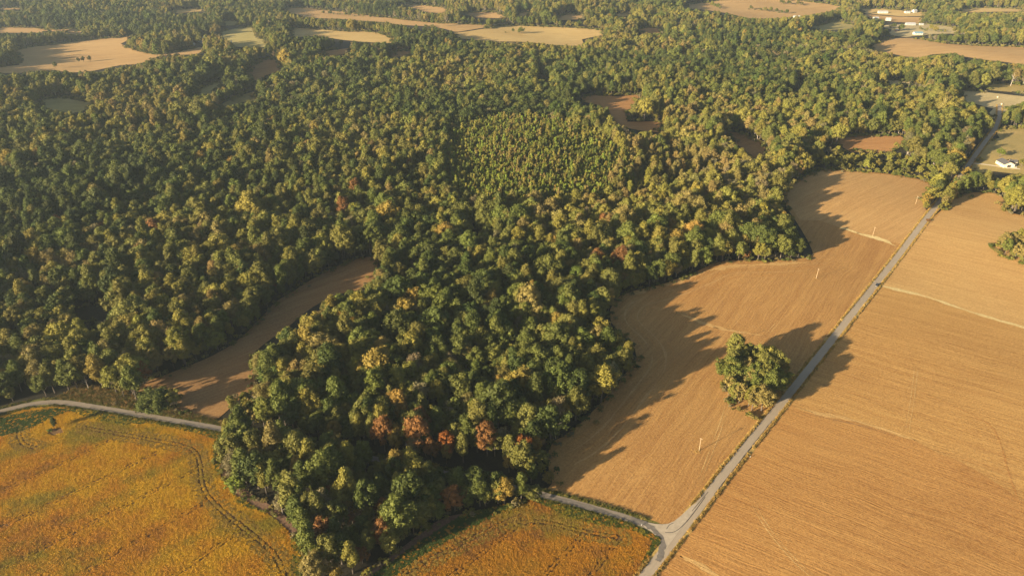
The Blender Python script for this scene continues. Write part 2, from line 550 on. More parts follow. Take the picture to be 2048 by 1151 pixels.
FIELDS = [  # name, pixels, material
    ("yellow_crop_field", CROP_W, 'soy_soil'),
    ("orange_crop_field", CROP_S, 'soy_soil'),
    ("stubble_field", STUB_MID, 'stub_mid'),
    ("wide_stubble_field", STUB_E, 'stub_right'),
    ("woodland_field", CURVE, 'stub_dark'),
    ("far_field", [(27, 99), (103, 90), (188, 79), (253, 75), (262, 62), (274, 66), (262, 76), (246, 88), (268, 99), (308, 109), (329, 109), (377, 99), (411, 93), (414, 105), (377, 110), (325, 116),
                   (274, 129), (236, 132), (192, 142), (144, 145), (103, 140), (34, 147), (-60, 150), (-60, 142), (41, 130), (31, 110)], 'stub_far'),
    ("far_field", [(-80, 58), (0, 56), (58, 55), (103, 60), (161, 58), (163, 65), (103, 65), (0, 67), (-80, 70)], 'stub_far'),
    ("far_meadow", [(428, 68), (470, 58), (512, 53), (515, 74), (545, 87), (535, 94), (470, 95), (455, 80)], 'hay'),
    ("far_meadow", [(440, 44), (476, 40), (480, 51), (442, 53)], 'hay'),
    ("far_field", [(579, 56), (627, 58), (700, 64), (742, 63), (793, 77), (783, 87), (720, 84), (680, 80), (640, 72), (579, 76)], 'gold'),
    ("far_field", [(630, 106), (664, 100), (700, 96), (708, 97), (700, 106), (664, 113)], 'stub_red'),
    ("far_field", [(772, 111), (798, 101), (829, 103), (827, 113), (779, 115)], 'stub_red'),
    ("far_field", [(555, 19), (599, 15), (690, 24), (748, 33), (861, 46), (974, 51), (978, 55), (916, 65), (872, 55), (810, 51), (755, 44), (680, 39), (616, 36)], 'stub_far'),
    ("far_field", [(779, 7), (824, 9), (892, 15), (899, 20), (882, 27), (855, 26), (824, 17)], 'stub_far'),
    ("far_field", [(916, 32), (940, 26), (988, 24), (1019, 34), (1009, 38), (947, 35)], 'stub_far'),
    ("golden_field", [(906, 67), (960, 60), (988, 55), (1015, 51), (1091, 54), (1194, 58), (1218, 68), (1166, 79), (1168, 93), (1108, 90), (1039, 84), (1005, 84), (961, 82), (920, 77)], 'gold'),
    ("far_field", [(1104, 38), (1142, 26), (1173, 34), (1170, 40), (1120, 41)], 'stub_far'),
    ("far_field", [(1265, 60), (1296, 55), (1327, 58), (1330, 66), (1282, 68)], 'stub_red'),
    ("far_field", [(1070, 151), (1087, 147), (1104, 161), (1091, 165)], 'stub_red'),
    ("far_field", [(1146, 202), (1176, 190), (1235, 192), (1293, 187), (1276, 202), (1258, 222), (1256, 243), (1327, 243), (1327, 264), (1282, 262), (1238, 253), (1221, 236), (1215, 222), (1194, 209)], 'stub_red'),
    ("far_field", [(1447, 262), (1481, 266), (1536, 294), (1536, 311), (1505, 318), (1495, 305), (1478, 296)], 'stub_dark'),
    ("far_field", [(1639, 281), (1711, 272), (1803, 271), (1817, 281), (1793, 301), (1759, 307), (1694, 301), (1677, 291)], 'stub_red'),
    ("broad_far_field", [(1731, 98), (1766, 77), (1827, 77), (1896, 89), (2048, 95), (2300, 104), (2300, 142), (2048, 130), (2019, 127), (1964, 120), (1927, 115), (1909, 107), (1862, 110), (1838, 116), (1807, 115),
                   (1776, 107)], 'stub_far'),
    ("pale_pasture", [(1914, 181), (1960, 184), (2048, 193), (2140, 200), (2140, 206), (2048, 203), (2019, 219), (1998, 238), (1981, 237), (1984, 220), (1937, 205), (1920, 195)], 'pale'),
    ("pale_pasture", [(1735, 159), (1793, 161), (1855, 169), (1841, 174), (1759, 167)], 'pale'),
    ("pale_pasture", [(1570, 171), (1608, 164), (1603, 175), (1575, 175)], 'pale'),
    ("far_field", [(1369, 10), (1405, 6), (1461, -2), (1553, -2), (1620, 4), (1690, 14), (1672, 21), (1615, 32), (1557, 37), (1502, 38), (1451, 27), (1416, 21), (1372, 17)], 'stub_far'),
    ("golden_field", [(1711, 19), (1759, 17), (1855, 26), (1851, 33), (1800, 33), (1735, 28), (1718, 25)], 'gold'),
    ("far_field", [(1725, 29), (1800, 35), (1851, 35), (1838, 47), (1793, 45), (1742, 39)], 'stub_far'),
    ("pale_pasture", [(1636, 51), (1677, 41), (1694, 48), (1731, 55), (1690, 59), (1646, 63), (1610, 57)], 'hay'),
    ("farm_yard", [(1750, 52), (1796, 50), (1844, 47), (1913, 55), (1930, 68), (1862, 69), (1808, 75), (1770, 70), (1785, 60)], 'pale'),
    ("far_field", [(1030, 27), (1064, 24), (1068, 31), (1034, 34)], 'stub_far'),
    ("far_field", [(1226, 29), (1262, 26), (1266, 32), (1230, 35)], 'gold'),
    ("far_field", [(-60, 20), (40, 16), (60, 20), (-60, 27)], 'stub_far'),
    ("far_field", [(1900, 20), (1985, 16), (2060, 20), (2060, 25), (1930, 26)], 'gold'),
    ("far_field", [(330, 22), (400, 18), (420, 23), (350, 28)], 'gold'),
    ("woodland_clearing", [(62, 204), (130, 194), (198, 206), (180, 220), (140, 227), (100, 218)], 'hay'),
    ("woodland_clearing", [(378, 187), (440, 160), (455, 170), (418, 189)], 'hay'),
    ("far_field", [(490, 151), (517, 120), (561, 118), (568, 137), (534, 151), (534, 164), (510, 161)], 'stub_dark'),
    ("woodland_clearing", [(425, 214), (470, 195), (519, 176), (519, 196), (470, 210), (440, 219)], 'meadow'),
    ("woodland_clearing", [(135, 628), (180, 610), (235, 604), (227, 630), (202, 645), (190, 661), (165, 650)], 'floor'),
    ("house_lawn", [(1992, 270), (2012, 256), (2048, 257), (2140, 262), (2140, 352), (2048, 347), (1990, 345), (1950, 345), (1938, 338), (1958, 306)], 'yard'),
    ("farm_lane", [(1262, 109), (1290, 106), (1400, 104), (1400, 108), (1290, 111)], 'pale'),
    ("pond_meadow", [(1958, 170), (2010, 166), (2060, 172), (2060, 190), (2022, 186), (1975, 181)], 'yard'),
]
# open places that only keep trees away (no sheet of their own)
KEEP = [
    [(840, 884), (900, 896), (960, 912), (1000, 935), (985, 948), (930, 925), (850, 902)],
    [(936, 470), (955, 465), (963, 535), (946, 545)],
    [(1944, 325), (1958, 300), (1985, 262), (1995, 245), (1965, 268), (1940, 300), (1925, 325), (1925, 345), (1940, 350)],
    [(400, 96), (402, 74), (430, 74), (466, 82), (466, 92), (430, 90), (414, 96)],
    [(378, 98), (380, 86), (398, 86), (398, 96)],
    [(812, 74), (812, 64), (846, 64), (846, 76)],
    [(1240, 62), (1242, 54), (1262, 54), (1262, 62)],
    [(1345, 70), (1347, 62), (1366, 62), (1366, 70)], [(1352, 59), (1353, 53), (1364, 53), (1364, 59)],
    [(1366, 74), (1367, 68), (1394, 66), (1394, 74)],
    [(1240, 112), (1252, 100), (1270, 101), (1285, 106), (1285, 112)],
    [(1582, 37), (1583, 31), (1606, 31), (1606, 37)],
    [(1744, 58), (1745, 50), (1765, 50), (1765, 58)],
    [(110, 803), (170, 808), (270, 825), (270, 806), (200, 785), (150, 780)],
    [(335, 830), (455, 858), (462, 842), (430, 838)],
]
for nm, px_, mk in FIELDS:
    small = nm in ("far_meadow",)
    far_ = np.mean([q[1] for q in px_]) < 330
    sheet(nm, px_, M[mk], 1.0, 3.0 if far_ else 0.0, 0 if far_ else 1)

# soils that change along old field lines
M['stub_east_far'] = field_mat("stubble_soil_pale", (0.59, 0.370, 0.138), (0.49, 0.280, 0.098), (0.37, 0.192, 0.062), R(-38), 0.8)
M['stub_east_near'] = field_mat("stubble_soil_deep", (0.51, 0.278, 0.088), (0.405, 0.196, 0.058), (0.29, 0.126, 0.037), R(-33), 0.9)
M['stub_mid_far'] = field_mat("stubble_soil_mid_pale", (0.55, 0.335, 0.128), (0.45, 0.255, 0.092), (0.34, 0.175, 0.060), R(40), 0.8)
sheet("stubble_soil_patch", [(1745, 578), (1764, 574), (1850, 594), (1960, 632), (2048, 657), (2200, 702), (2700, 830), (2600, 530), (2250, 456), (2048, 435), (2016, 428), (2006, 400), (1990, 388), (1935, 388), (1908, 400), (1872, 436), (1853, 442)], M['stub_east_far'], 1.13, 0.5, 0)
sheet("stubble_soil_patch", [(1572, 800), (1600, 819), (1640, 830), (1700, 840), (1760, 858), (1830, 882), (1930, 930), (2048, 1000), (2300, 1100), (2700, 1420), (1160, 1420), (1295, 1151), (1374, 1054), (1456, 946)], M['stub_east_near'], 1.13, 0.5, 0)
sheet("stubble_soil_patch", [(1640, 441), (1700, 462), (1760, 480), (1812, 489), (1848, 440), (1854, 426), (1845, 404), (1866, 373), (1838, 361), (1780, 351), (1700, 344), (1642, 343), (1606, 359), (1578, 378), (1572, 400), (1600, 440)], M['stub_mid_far'], 1.13, 0.5, 0)
# strips on the fields
def ribbon(name, pl, width, mat, level=1.0, step=4.0, wob=0.0, uv=True, edge=0.0):
    """a strip laid along a ground polyline, width in metres (number or list per input point)"""
    pl = np.array(pl, float)
    seg = np.hypot(*(pl[1:] - pl[:-1]).T)
    s = np.concatenate([[0], np.cumsum(seg)])
    n = max(2, int(s[-1] / step))
    t = np.linspace(0, s[-1], n + 1)
    X = np.interp(t, s, pl[:, 0]); Y = np.interp(t, s, pl[:, 1])
    W = np.interp(t, s, width) if isinstance(width, (list, tuple, np.ndarray)) else np.full(n + 1, width)
    if wob:
        W = W * (1 + wob * vnoise(t / 7.0, t / 19.0, int(abs(pl[0, 0] * 7)) % 1000)) * np.clip(np.minimum(t, s[-1] - t) / 14.0 + 0.25, 0, 1)
    tx = np.gradient(X); ty = np.gradient(Y); L = np.hypot(tx, ty); nxv, nyv = -ty / L, tx / L
    K = 4
    v = []; uvs = []
    jl = rng.normal(0, edge, n + 1); jr = rng.normal(0, edge, n + 1)
    for k in range(K + 1):
        off = (k / K - 0.5)
        e = jl if k == 0 else (jr if k == K else 0)
        x = X + nxv * (W * off + e); y = Y + nyv * (W * off + e)
        v.append(np.column_stack([x, y, hgt(x, y) + lift(x, y, level)]))
        uvs.append(np.column_stack([np.full(n + 1, k / K * 1.0) * np.mean(W), t]))
    v = np.stack(v, 1).reshape(-1, 3); uvs = np.stack(uvs, 1).reshape(-1, 2)
    ii = np.arange((n + 1) * (K + 1)).reshape(n + 1, K + 1)
    f = np.stack([ii[:-1, :-1], ii[:-1, 1:], ii[1:, 1:], ii[1:, :-1]], -1).reshape(-1, 4)[:, ::-1]
    me = mesh(name, v, f, mat, True)
    ul = me.uv_layers.new(name="UVMap")
    li = np.empty(len(me.loops), np.int32); me.loops.foreach_get("vertex_index", li)
    ul.data.foreach_set("uv", uvs[li].ravel())
    return tag(obj(name, me), kind="structure")


def gline(pix, n=2):
    return to_ground(chaikin(pix, n))


# main road: straight, through the photo's centre points
ROAD = np.array([(-60.0, 82.0), (65, 232), (124, 303), (235, 435), (303, 517), (430, 670), (574, 843), (650, 937), (701, 1000), (745, 1062), (800, 1150)])
GRAVEL = gline([(-300, 905), (-120, 855), (0, 823), (60, 808), (115, 803), (170, 811), (300, 833), (457, 860), (700, 908), (880, 945), (1020, 973), (1080, 988), (1150, 1006), (1240, 1031), (1300, 1052), (1338, 1072)], 2)
ribbon("road_verge", ROAD, 9.6, M['verge'], 1.35, 3.0, edge=0.25)
ribbon("lane_verge", GRAVEL, 9.4, M['verge_green'], 1.3, 3.0, edge=0.3)
ribbon("road", ROAD, 5.4, M['asphalt'], 2.1, 3.0, edge=0.05)
ribbon("lane", GRAVEL, 4.6, M['gravel'], 1.85, 3.0, edge=0.08)
# widened mouth of the lane
sheet("junction", [(1292, 1044), (1318, 1049), (1342, 1047), (1366, 1028), (1388, 1006), (1398, 1008), (1368, 1048), (1330, 1100), (1316, 1124), (1314, 1106), (1321, 1088), (1310, 1068), (1284, 1052)], M['concrete'], 2.3, 0.03, 1)
ribbon("lane_patch", gline([(1262, 1037), (1292, 1048), (1315, 1064), (1326, 1084), (1324, 1104), (1316, 1122)]), 2.9, M['patch'], 2.45, 1.5, edge=0.4)
for pix, w in [([(1085, 990), (1130, 1001), (1180, 1014), (1215, 1024)], 1.3), ([(1150, 1010), (1210, 1026), (1265, 1043)], 1.2), ([(180, 815), (250, 828), (330, 842)], 1.0), ([(10, 823), (60, 811), (110, 806)], 1.4), ([(360, 845), (420, 857), (455, 863)], 1.2)]:
    ribbon("lane_patch", gline(pix), w, M['patch'], 2.45, 1.5, wob=0.7, edge=0.2)  # dark tar and wheel tracks, with streaks of shadow painted in
for pix, w in [([(1333, 1058), (1338, 1049), (1347, 1046)], 0.28), ([(1330, 1065), (1350, 1065), (1372, 1045), (1390, 1022), (1410, 994)], 0.30), ([(1384, 1022), (1402, 1000), (1416, 984)], 0.25)]:
    ribbon("skid_mark", gline(pix), w, M['tar'], 2.45, 1.2)
ribbon("tar_seam", np.array([(112, 286.5), (139, 319), (165, 350)]) + np.array([0.9, -0.7]), 0.35, M['tar'], 2.45, 2.0, edge=0.08)
# grassed waterways and boundary lines across the stubble
ribbon("grass_strip", gline([(1764, 572), (1800, 581), (1850, 592), (1900, 610), (1960, 630), (2048, 655), (2200, 700)]), 3.6, M['strip'], 1.25, 3.0, wob=0.55, edge=0.35)
ribbon("grass_strip", gline([(1680, 455), (1720, 468), (1760, 478), (1790, 492)]), 4.0, M['strip'], 1.25, 3.0, wob=0.55, edge=0.6)
ribbon("grass_strip", gline([(1350, 622), (1400, 645), (1450, 660), (1530, 672)]), 3.0, M['stub_light'], 1.25, 3.0, wob=0.55, edge=0.7)
ribbon("grass_strip", gline([(1250, 590), (1330, 572), (1440, 532), (1530, 530), (1620, 525)]), 4.0, M['stub_light'], 1.2, 3.0, wob=0.55, edge=0.9)
ribbon("grass_strip", gline([(1600, 818), (1640, 828), (1700, 838), (1760, 856), (1830, 880)]), 2.6, M['stub_light'], 1.25, 3.0, wob=0.55, edge=0.4)
ribbon("field_furrow", gline([(1815, 772), (1870, 795), (1930, 822), (1985, 850), (2003, 890), (2015, 940), (2048, 1030)]), 0.8, M['stub_east_near'], 1.3, 2.0, wob=0.55, edge=0.2)
ribbon("field_furrow", gline([(1600, 822), (1660, 838), (1720, 850), (1790, 872)]), 0.7, M['stub_dark'], 1.35, 2.0, wob=0.55, edge=0.2)
ribbon("grass_strip", gline([(1360, 1112), (1400, 1128), (1450, 1165)]), 2.8, M['stub_light'], 1.25, 3.0, wob=0.55, edge=0.5)
# passes along the headland and wheel marks
_edge = gline([(1626, 516), (1600, 522), (1530, 526), (1440, 525), (1385, 551), (1330, 573), (1255, 591), (1236, 606), (1224, 628), (1232, 652), (1275, 690), (1282, 722), (1248, 764), (1190, 836), (1145, 874), (1108, 892)], 3)
for d_, mk_ in ((4, 'stub_east_near'), (9, 'stub_mid_far'), (14, 'stub_east_near'), (19, 'stub_mid_far'), (25, 'stub_east_near')):
    _t = np.gradient(_edge, axis=0); _l = np.hypot(_t[:, 0], _t[:, 1])[:, None]
    ribbon("headland_pass", _edge + np.column_stack([-_t[:, 1], _t[:, 0]]) / _l * d_, 1.1, M[mk_], 1.18, 3.0, wob=0.8, edge=0.15)
for pl_ in ([(1832, 735), (1826, 790), (1814, 862)], [(1506, 1005), (1528, 1048), (1585, 1118), (1640, 1165)], [(1560, 640), (1500, 705), (1465, 760), (1450, 830), (1400, 960)]):
    for d_ in (-1.0, 1.0):
        _g = gline(pl_, 2); _t = np.gradient(_g, axis=0); _l = np.hypot(_t[:, 0], _t[:, 1])[:, None]
        ribbon("wheel_mark", _g + np.column_stack([-_t[:, 1], _t[:, 0]]) / _l * d_, 0.5, M['stub_light'], 1.3, 2.0, wob=0.8, edge=0.06)
sheet("bare_soil_edge", [(440, 915), (462, 960), (500, 985), (560, 1020), (598, 1060), (612, 1100), (590, 1075), (545, 1035), (500, 1008), (460, 985), (444, 950)], M['bare'], 1.6, 0.25, 1)
sheet("bare_soil_edge", [(700, 1165), (760, 1126), (830, 1075), (880, 1036), (940, 1022), (900, 1045), (830, 1090), (760, 1140), (722, 1170)], M['bare'], 1.6, 0.2, 1)
sheet("green_headland", [(880, 1046), (960, 1023), (1030, 1006), (1010, 1022), (930, 1062), (840, 1115), (770, 1165), (722, 1165), (790, 1120)], M['verge_green'], 1.45, 0.25, 1)
sheet("green_headland", [(-120, 868), (0, 836), (60, 822), (110, 816), (150, 820), (105, 835), (60, 858), (0, 874), (-120, 925)], M['verge_green'], 1.2, 0.25, 1)
sheet("rough_grass", [(110, 800), (160, 770), (250, 790), (330, 812), (455, 845), (455, 856), (300, 829), (170, 806), (115, 800)], M['meadow'], 1.25, 0.25, 1)
sheet("pond", [(2020, 183), (2035, 185), (2060, 188), (2060, 193), (2030, 190)], M['water'], 1.5, 0.0, 1)
ribbon("driveway", gline([(1944, 327), (1980, 331), (2012, 336), (2040, 339)], 1), 3.2, M['drive'], 1.6, 4.0)
sheet("driveway_apron", [(2016, 330), (2032, 328), (2034, 338), (2012, 338)], M['drive'], 1.7, 0.0, 0)

# ------------------------------------------------------------------ trees
ICO_V = None


def ico():
    global ICO_V, ICO_F
    if ICO_V is None:
        import bmesh
        bm = bmesh.new()
        bmesh.ops.create_icosphere(bm, subdivisions=2, radius=1.0)
        ICO_V = np.array([v.co[:] for v in bm.verts])
        ICO_F = [tuple(v.index for v in f.verts) for f in bm.faces]
        bm.free()
    return ICO_V, ICO_F


def crown_geo(seed, H, Rr, base, nl, nleaf, ls, shape='oak', core=0.68):
    r = np.random.default_rng(seed)
    iv, if_ = ico()
    V = []; Fc = []; n = 0
    c = (H - base) / 2; zc = base + c
    lob = []
    ph = r.uniform(0, 6.28, 3)
    for k in range(nl):
        if shape != 'point' and r.uniform() < 0.16:
            continue
        t = (k + 0.5) / nl
        z = 1 - 1.65 * t
        a = k * 2.39996 + r.uniform(-0.5, 0.5)
        asym = 1 + 0.22 * math.sin(2 * a + ph[0]) + 0.16 * math.sin(3 * a + ph[1] + 2 * z)
        rad = math.sqrt(max(0, 1 - z * z)) * r.uniform(0.62, 1.1) * asym
        z = z * (1 + 0.16 * math.sin(2 * a + ph[2])) + r.uniform(-0.07, 0.07)
        if shape == 'point':
            rad = max(0.0, 1 - z) / 1.65 * r.uniform(0.75, 1.1) * 0.9
        if shape == 'oak':
            z *= r.uniform(0.75, 1.0)
        rl = Rr * r.uniform(0.15, 0.33)
        if shape == 'tall': rl = Rr * r.uniform(0.26, 0.46)
        if shape == 'point': rl = Rr * (0.30 + 0.30 * max(0.0, 1 - z) / 1.65)
        lob.append((rad * math.cos(a) * (Rr - rl * 0.7), rad * math.sin(a) * (Rr - rl * 0.7), zc + z * (c - rl * 0.55), rl))
    # an inner mass so that the sky does not show straight through
    lob.append((0, 0, zc - 0.05 * c, min(Rr, c) * 0.62))
    for j, (x, y, z, rl) in enumerate(lob):
        P0 = np.array((x, y, z))
        big = j == len(lob) - 1
        if core > 0:
            d = iv * (rl * core * (1 + r.normal(0, 0.16, (len(iv), 1)))) * (1, 1, 0.9)
            V.append(P0 + d); Fc += [tuple(i + n for i in q) for q in if_]; n += len(iv)
        if big:
            continue
        m = int(1.35 * nleaf * (rl / (Rr * 0.33)) ** 2) + 4
        d = r.normal(0, 1, (m, 3)); d /= np.linalg.norm(d, axis=1)[:, None]
        out = P0 - np.array((0, 0, zc - 0.35 * c)); out /= np.linalg.norm(out) + 1e-6
        d += out * 0.45; d /= np.linalg.norm(d, axis=1)[:, None]
        pos = P0 + d * rl * r.uniform(0.62, 1.36, (m, 1)) * (1, 1, 0.9)
        nr = d + r.normal(0, 0.55, (m, 3)); nr /= np.linalg.norm(nr, axis=1)[:, None]
        u = np.cross(nr, r.normal(0, 1, (m, 3))); u /= np.linalg.norm(u, axis=1)[:, None]
        w = np.cross(nr, u)
        s = ls * r.uniform(0.55, 1.3, (m, 1)); s2 = s * r.uniform(0.6, 1.0, (m, 1))
        q = np.stack([pos - u * s - w * s2 * 0.3, pos - u * s * 0.2 - w * s2, pos + u * s, pos + w * s2], 1).reshape(-1, 3)
        V.append(q)
        Fc += [(n + 4 * i, n + 4 * i + 1, n + 4 * i + 2, n + 4 * i + 3) for i in range(m)]
        n += 4 * m
    return np.vstack(V), Fc


def trunk_geo(seed, H, Rr, base, r0, spread=0.55, nb=5, twigs=0, top=0.72):
    r = random.Random(seed)
    mb = MB()
    zt = H * top
    mb.tube([(0, 0, -0.6), (r.uniform(-.2, .2), r.uniform(-.2, .2), H * 0.3), (r.uniform(-.4, .4), r.uniform(-.4, .4), zt)], [r0 * 1.15, r0 * 0.8, r0 * 0.28], 6)
    for k in range(nb):
        a = k * 2.4 + r.uniform(-.4, .4)
        z0 = base * r.uniform(0.75, 1.0) + (zt - base) * r.uniform(0.0, 0.6)
        L = Rr * r.uniform(0.6, 0.95) * spread / 0.55
        p1 = (math.cos(a) * L * 0.5, math.sin(a) * L * 0.5, z0 + L * 0.45)
        p2 = (math.cos(a + .25) * L, math.sin(a + .25) * L, z0 + L * r.uniform(0.75, 1.15))
        mb.tube([(0, 0, z0), p1, p2], [r0 * 0.45, r0 * 0.3, r0 * 0.1], 5)
        for t in range(twigs):
            b = a + r.uniform(-1.1, 1.1); l2 = L * r.uniform(0.3, 0.6); f = r.uniform(0.45, 0.95)
            q = (p1[0] + (p2[0] - p1[0]) * f, p1[1] + (p2[1] - p1[1]) * f, p1[2] + (p2[2] - p1[2]) * f)
            mb.tube([q, (q[0] + math.cos(b) * l2, q[1] + math.sin(b) * l2, q[2] + l2 * r.uniform(0.5, 1.3))], [r0 * 0.17, r0 * 0.05], 4)
    return np.array([tuple(p) for p in mb.v]), mb.f


FORMS = []   # (crown mesh, trunk mesh, H, R, joined object)
FORMCOL = bpy.data.collections.new("tree_forms")


def form(seed, H, Rr, base, nl, nleaf, ls, shape, r0, core=0.68, twigs=0, bark='bark', nb=5, leafm='leaf'):
    cv, cf = crown_geo(seed, H, Rr, base, nl, nleaf, ls, shape, core)
    tv, tf = trunk_geo(seed + 50, H, Rr, base, r0, nb=nb, twigs=twigs)
    cm = mesh("crown", cv, cf, M[leafm]); tm = mesh("trunk", tv, tf, M[bark])
    jm = mesh("tree_form", np.vstack([cv, tv]), cf + [tuple(i + len(cv) for i in q) for q in tf], [M[leafm], M[bark]], False, [0] * len(cf) + [1] * len(tf))
    jo = bpy.data.objects.new("tree_form.%03d" % len(FORMS), jm)
    FORMCOL.objects.link(jo)
    FORMS.append((cm, tm, H, Rr))


for k in range(6):    # 0-5 broad crowned
    form(100 + k, 18.5 + k % 3, 5.7 + 0.35 * (k % 4), 4.6, 50 + 5 * (k % 3), 78, 0.37, 'oak', 0.38)
for k in range(4):    # 6-9 tall oval
    form(120 + k, 21 + k % 2, 4.1 + 0.3 * (k % 3), 5.0, 42, 70, 0.36, 'tall', 0.33)
for k in range(3):    # 10-12 small rounded
    form(140 + k, 12.5 + k, 3.9, 2.2, 30, 75, 0.34, 'oak', 0.24)
for k in range(2):    # 13-14 loose thin-leaved with the branches showing
    form(150 + k, 16.5, 4.4, 4.5, 26, 85, 0.26, 'tall', 0.28, core=0.0, twigs=7, bark='bark_pale', nb=9)
for k in range(3):    # 15-17 young pointed
    form(160 + k, 10.0 + 0.8 * k, 2.1, 1.2, 15, 48, 0.34, 'point', 0.14)
for k in range(2):    # 18-19 bush
    form(170 + k, 4.6, 2.9, 0.2, 15, 48, 0.34, 'oak', 0.10, nb=3)
for k in range(3):    # 20-22 very large spreading
    form(180 + k, 21.0 + k, 7.6 + 0.5 * k, 5.0, 84, 74, 0.40, 'oak', 0.52, nb=7)
FH = np.array([f[2] for f in FORMS]); FR = np.array([f[3] for f in FORMS])

PAL = {
    'dark green': (0.051, 0.067, 0.016), 'deep green': (0.070, 0.088, 0.019), 'mid green': (0.100, 0.116, 0.024),
    'olive green': (0.140, 0.137, 0.032), 'yellow green': (0.188, 0.172, 0.035), 'tan olive': (0.195, 0.158, 0.050),
    'golden': (0.215, 0.155, 0.033), 'russet': (0.190, 0.092, 0.030), 'orange': (0.260, 0.095, 0.022), 'grey tan': (0.180, 0.155, 0.082),
    'bright green': (0.165, 0.200, 0.030),
}
PNAMES = list(PAL)
PARR = np.array([PAL[k] for k in PNAMES]) * np.array((1.16, 1.13, 1.08))

# candidate spots on a jittered grid, wider far away
def grid_pts(x0, x1, y0, y1, s, seed):
    r = np.random.default_rng(seed)
    X, Y = np.meshgrid(np.arange(x0, x1, s), np.arange(y0, y1, s * 0.87))
    X = X + (np.arange(X.shape[0]) % 2)[:, None] * s * 0.5
    X = (X + r.uniform(-0.38, 0.38, X.shape) * s).ravel(); Y = (Y + r.uniform(-0.38, 0.38, Y.shape) * s).ravel()
    return X, Y


def place_wood():
    xs, ys = [], []
    for (y0, y1, s, sd_) in [(120, 900, 7.5, 1), (900, 1600, 7.9, 2), (1600, 3700, 9.4, 3)]:
        W = 0.80 * y1 + 330
        X, Y = grid_pts(-W, W, y0, y1, s, sd_)
        k = np.abs(X) < 0.80 * (Y * CT + 140) + 140
        xs.append(X[k]); ys.append(Y[k])
    X = np.concatenate(xs); Y = np.concatenate(ys)
    Z = hgt(X, Y)
    px, py, dep = project(X, Y, Z)
    r = np.random.default_rng(11)
    n = len(X)
    # --- kinds of wood
    plant = inside([(885, 330), (900, 260), (990, 235), (1080, 240), (1180, 265), (1260, 320), (1265, 370), (1200, 405), (1090, 420), (980, 425), (895, 390)], px, py - 12)
    pale = inside([(1205, 395), (1225, 330), (1300, 300), (1400, 300), (1420, 350), (1330, 390), (1260, 410)], px, py - 12)
    hedge = inside([(1590, 350), (1600, 318), (1640, 312), (1700, 305), (1790, 312), (1860, 335), (1900, 362), (1870, 385), (1780, 362), (1650, 352)], px, py)
    u = r.uniform(0, 1, n)
    f = np.where(u < 0.56, r.integers(0, 6, n), np.where(u < 0.78, r.integers(6, 10, n), np.where(u < 0.93, r.integers(10, 13, n), r.integers(13, 15, n))))
    patch = vnoise(X / 75, Y / 75, 5)
    f = np.where(r.uniform(0, 1, n) < 0.10, r.integers(20, 23, n), f)
    f = np.where((patch > 0.7) & (u < 0.3), r.integers(13, 15, n), f)
    f = np.where((patch < -0.5) & (u < 0.6), r.integers(6, 10, n), f)
    f = np.where(plant, np.where(u < 0.35, r.integers(10, 13, n), r.integers(15, 18, n)), f)
    f = np.where(pale, np.where(u < 0.6, r.integers(10, 13, n), r.integers(6, 10, n)), f)
    f = np.where(hedge, np.where(u < 0.5, r.integers(18, 20, n), r.integers(10, 13, n)), f)
    sc = (0.62 + 0.85 * r.beta(1.7, 1.9, n)) * (1 + 0.10 * vnoise(X / 40, Y / 40, 9))
    sz = sc * r.uniform(0.88, 1.12, n)
    sc = np.where(plant & (f >= 15), sc * 1.3, sc); sz = np.where(plant & (f >= 15), sz * 1.5, sz); sc = np.where(pale | hedge, sc * 0.9, sc); sz = np.where(pale, sz * 0.85, sz); sz = np.where(hedge, sz * 0.75, sz)
    # --- colours
    c = vnoise(X / 60, Y / 60, 21) * 0.75 + vnoise(X / 170, Y / 170, 22) * 0.55 + r.normal(0, 0.62, n)
    ci = np.select([c < -1.1, c < -0.55, c < 0.0, c < 0.6, c < 1.2, c < 2.0], [0, 1, 2, 3, 4, 5], 6)
    w = r.uniform(0, 1, n)
    ci = np.where(w > 0.9975, 8, np.where(w > 0.992, 7, np.where(w > 0.980, 6, ci)))
    ci = np.where((ci == 8) & (dep > 620), 6, ci)
    front = (py > 885) & (px > 430) & (px < 1110)
    ci = np.where(front & (w < 0.045), 7, np.where(front & (w < 0.11), 6, np.where(front & (w < 0.14), 8, ci)))
    ci = np.where((ci == 7) & (dep > 900), 5, ci)
    ci = np.where((ci == 6) & (dep > 700) & (r.uniform(0, 1, n) < 0.65), 4, ci)
    sc = np.where(front, sc * 0.88, sc); sz = np.where(front, sz * 0.92, sz)
    ci = np.where((f >= 13) & (f < 15), np.where(w < 0.6, 9, 5), ci)
    ci = np.where(plant, np.where(w < 0.30, 2, np.where(w < 0.55, 10, np.where(w < 0.88, 4, 5))), ci)
    ci = np.where(pale, np.where(w < 0.5, 5, np.where(w < 0.8, 4, 3)), ci)
    ci = np.where(hedge, np.where(w < 0.6, 4, 3), ci)
    farw = smooth(300, 1500, dep)
    # --- keep open land open: neither foot nor crown may cover it
    Hh = FH[f] * sz; Rr = FR[f] * sc
    keep = np.ones(n, bool)
    tests = []
    for (ox, hz) in [(0, 0), (0, 0.92), (-0.8, 0.6), (0.8, 0.6), (-0.5, 0.82), (0.5, 0.82), (0, 0.35)]:
        a, b, _ = project(X + ox * Rr, Y, Z + hz * Hh)
        tests.append((a, b))
    for _, poly, _m in FIELDS:
        pp = np.array(poly if np.mean([q[1] for q in poly]) < 330 else chaikin(poly, 1, True))
        for a, b in tests:
            keep &= ~inside(pp, a, b)
    for poly in KEEP:
        keep &= ~inside(poly, px, py)
    rd = dist_line(ROAD.tolist(), X, Y); gd = dist_line(GRAVEL.tolist(), X, Y)
    keep &= (rd > 6.5) & (gd > 5.5 + 0.25 * Rr)
    keep &= r.uniform(0, 1, n) > np.where(plant, 0.02, 0.07)
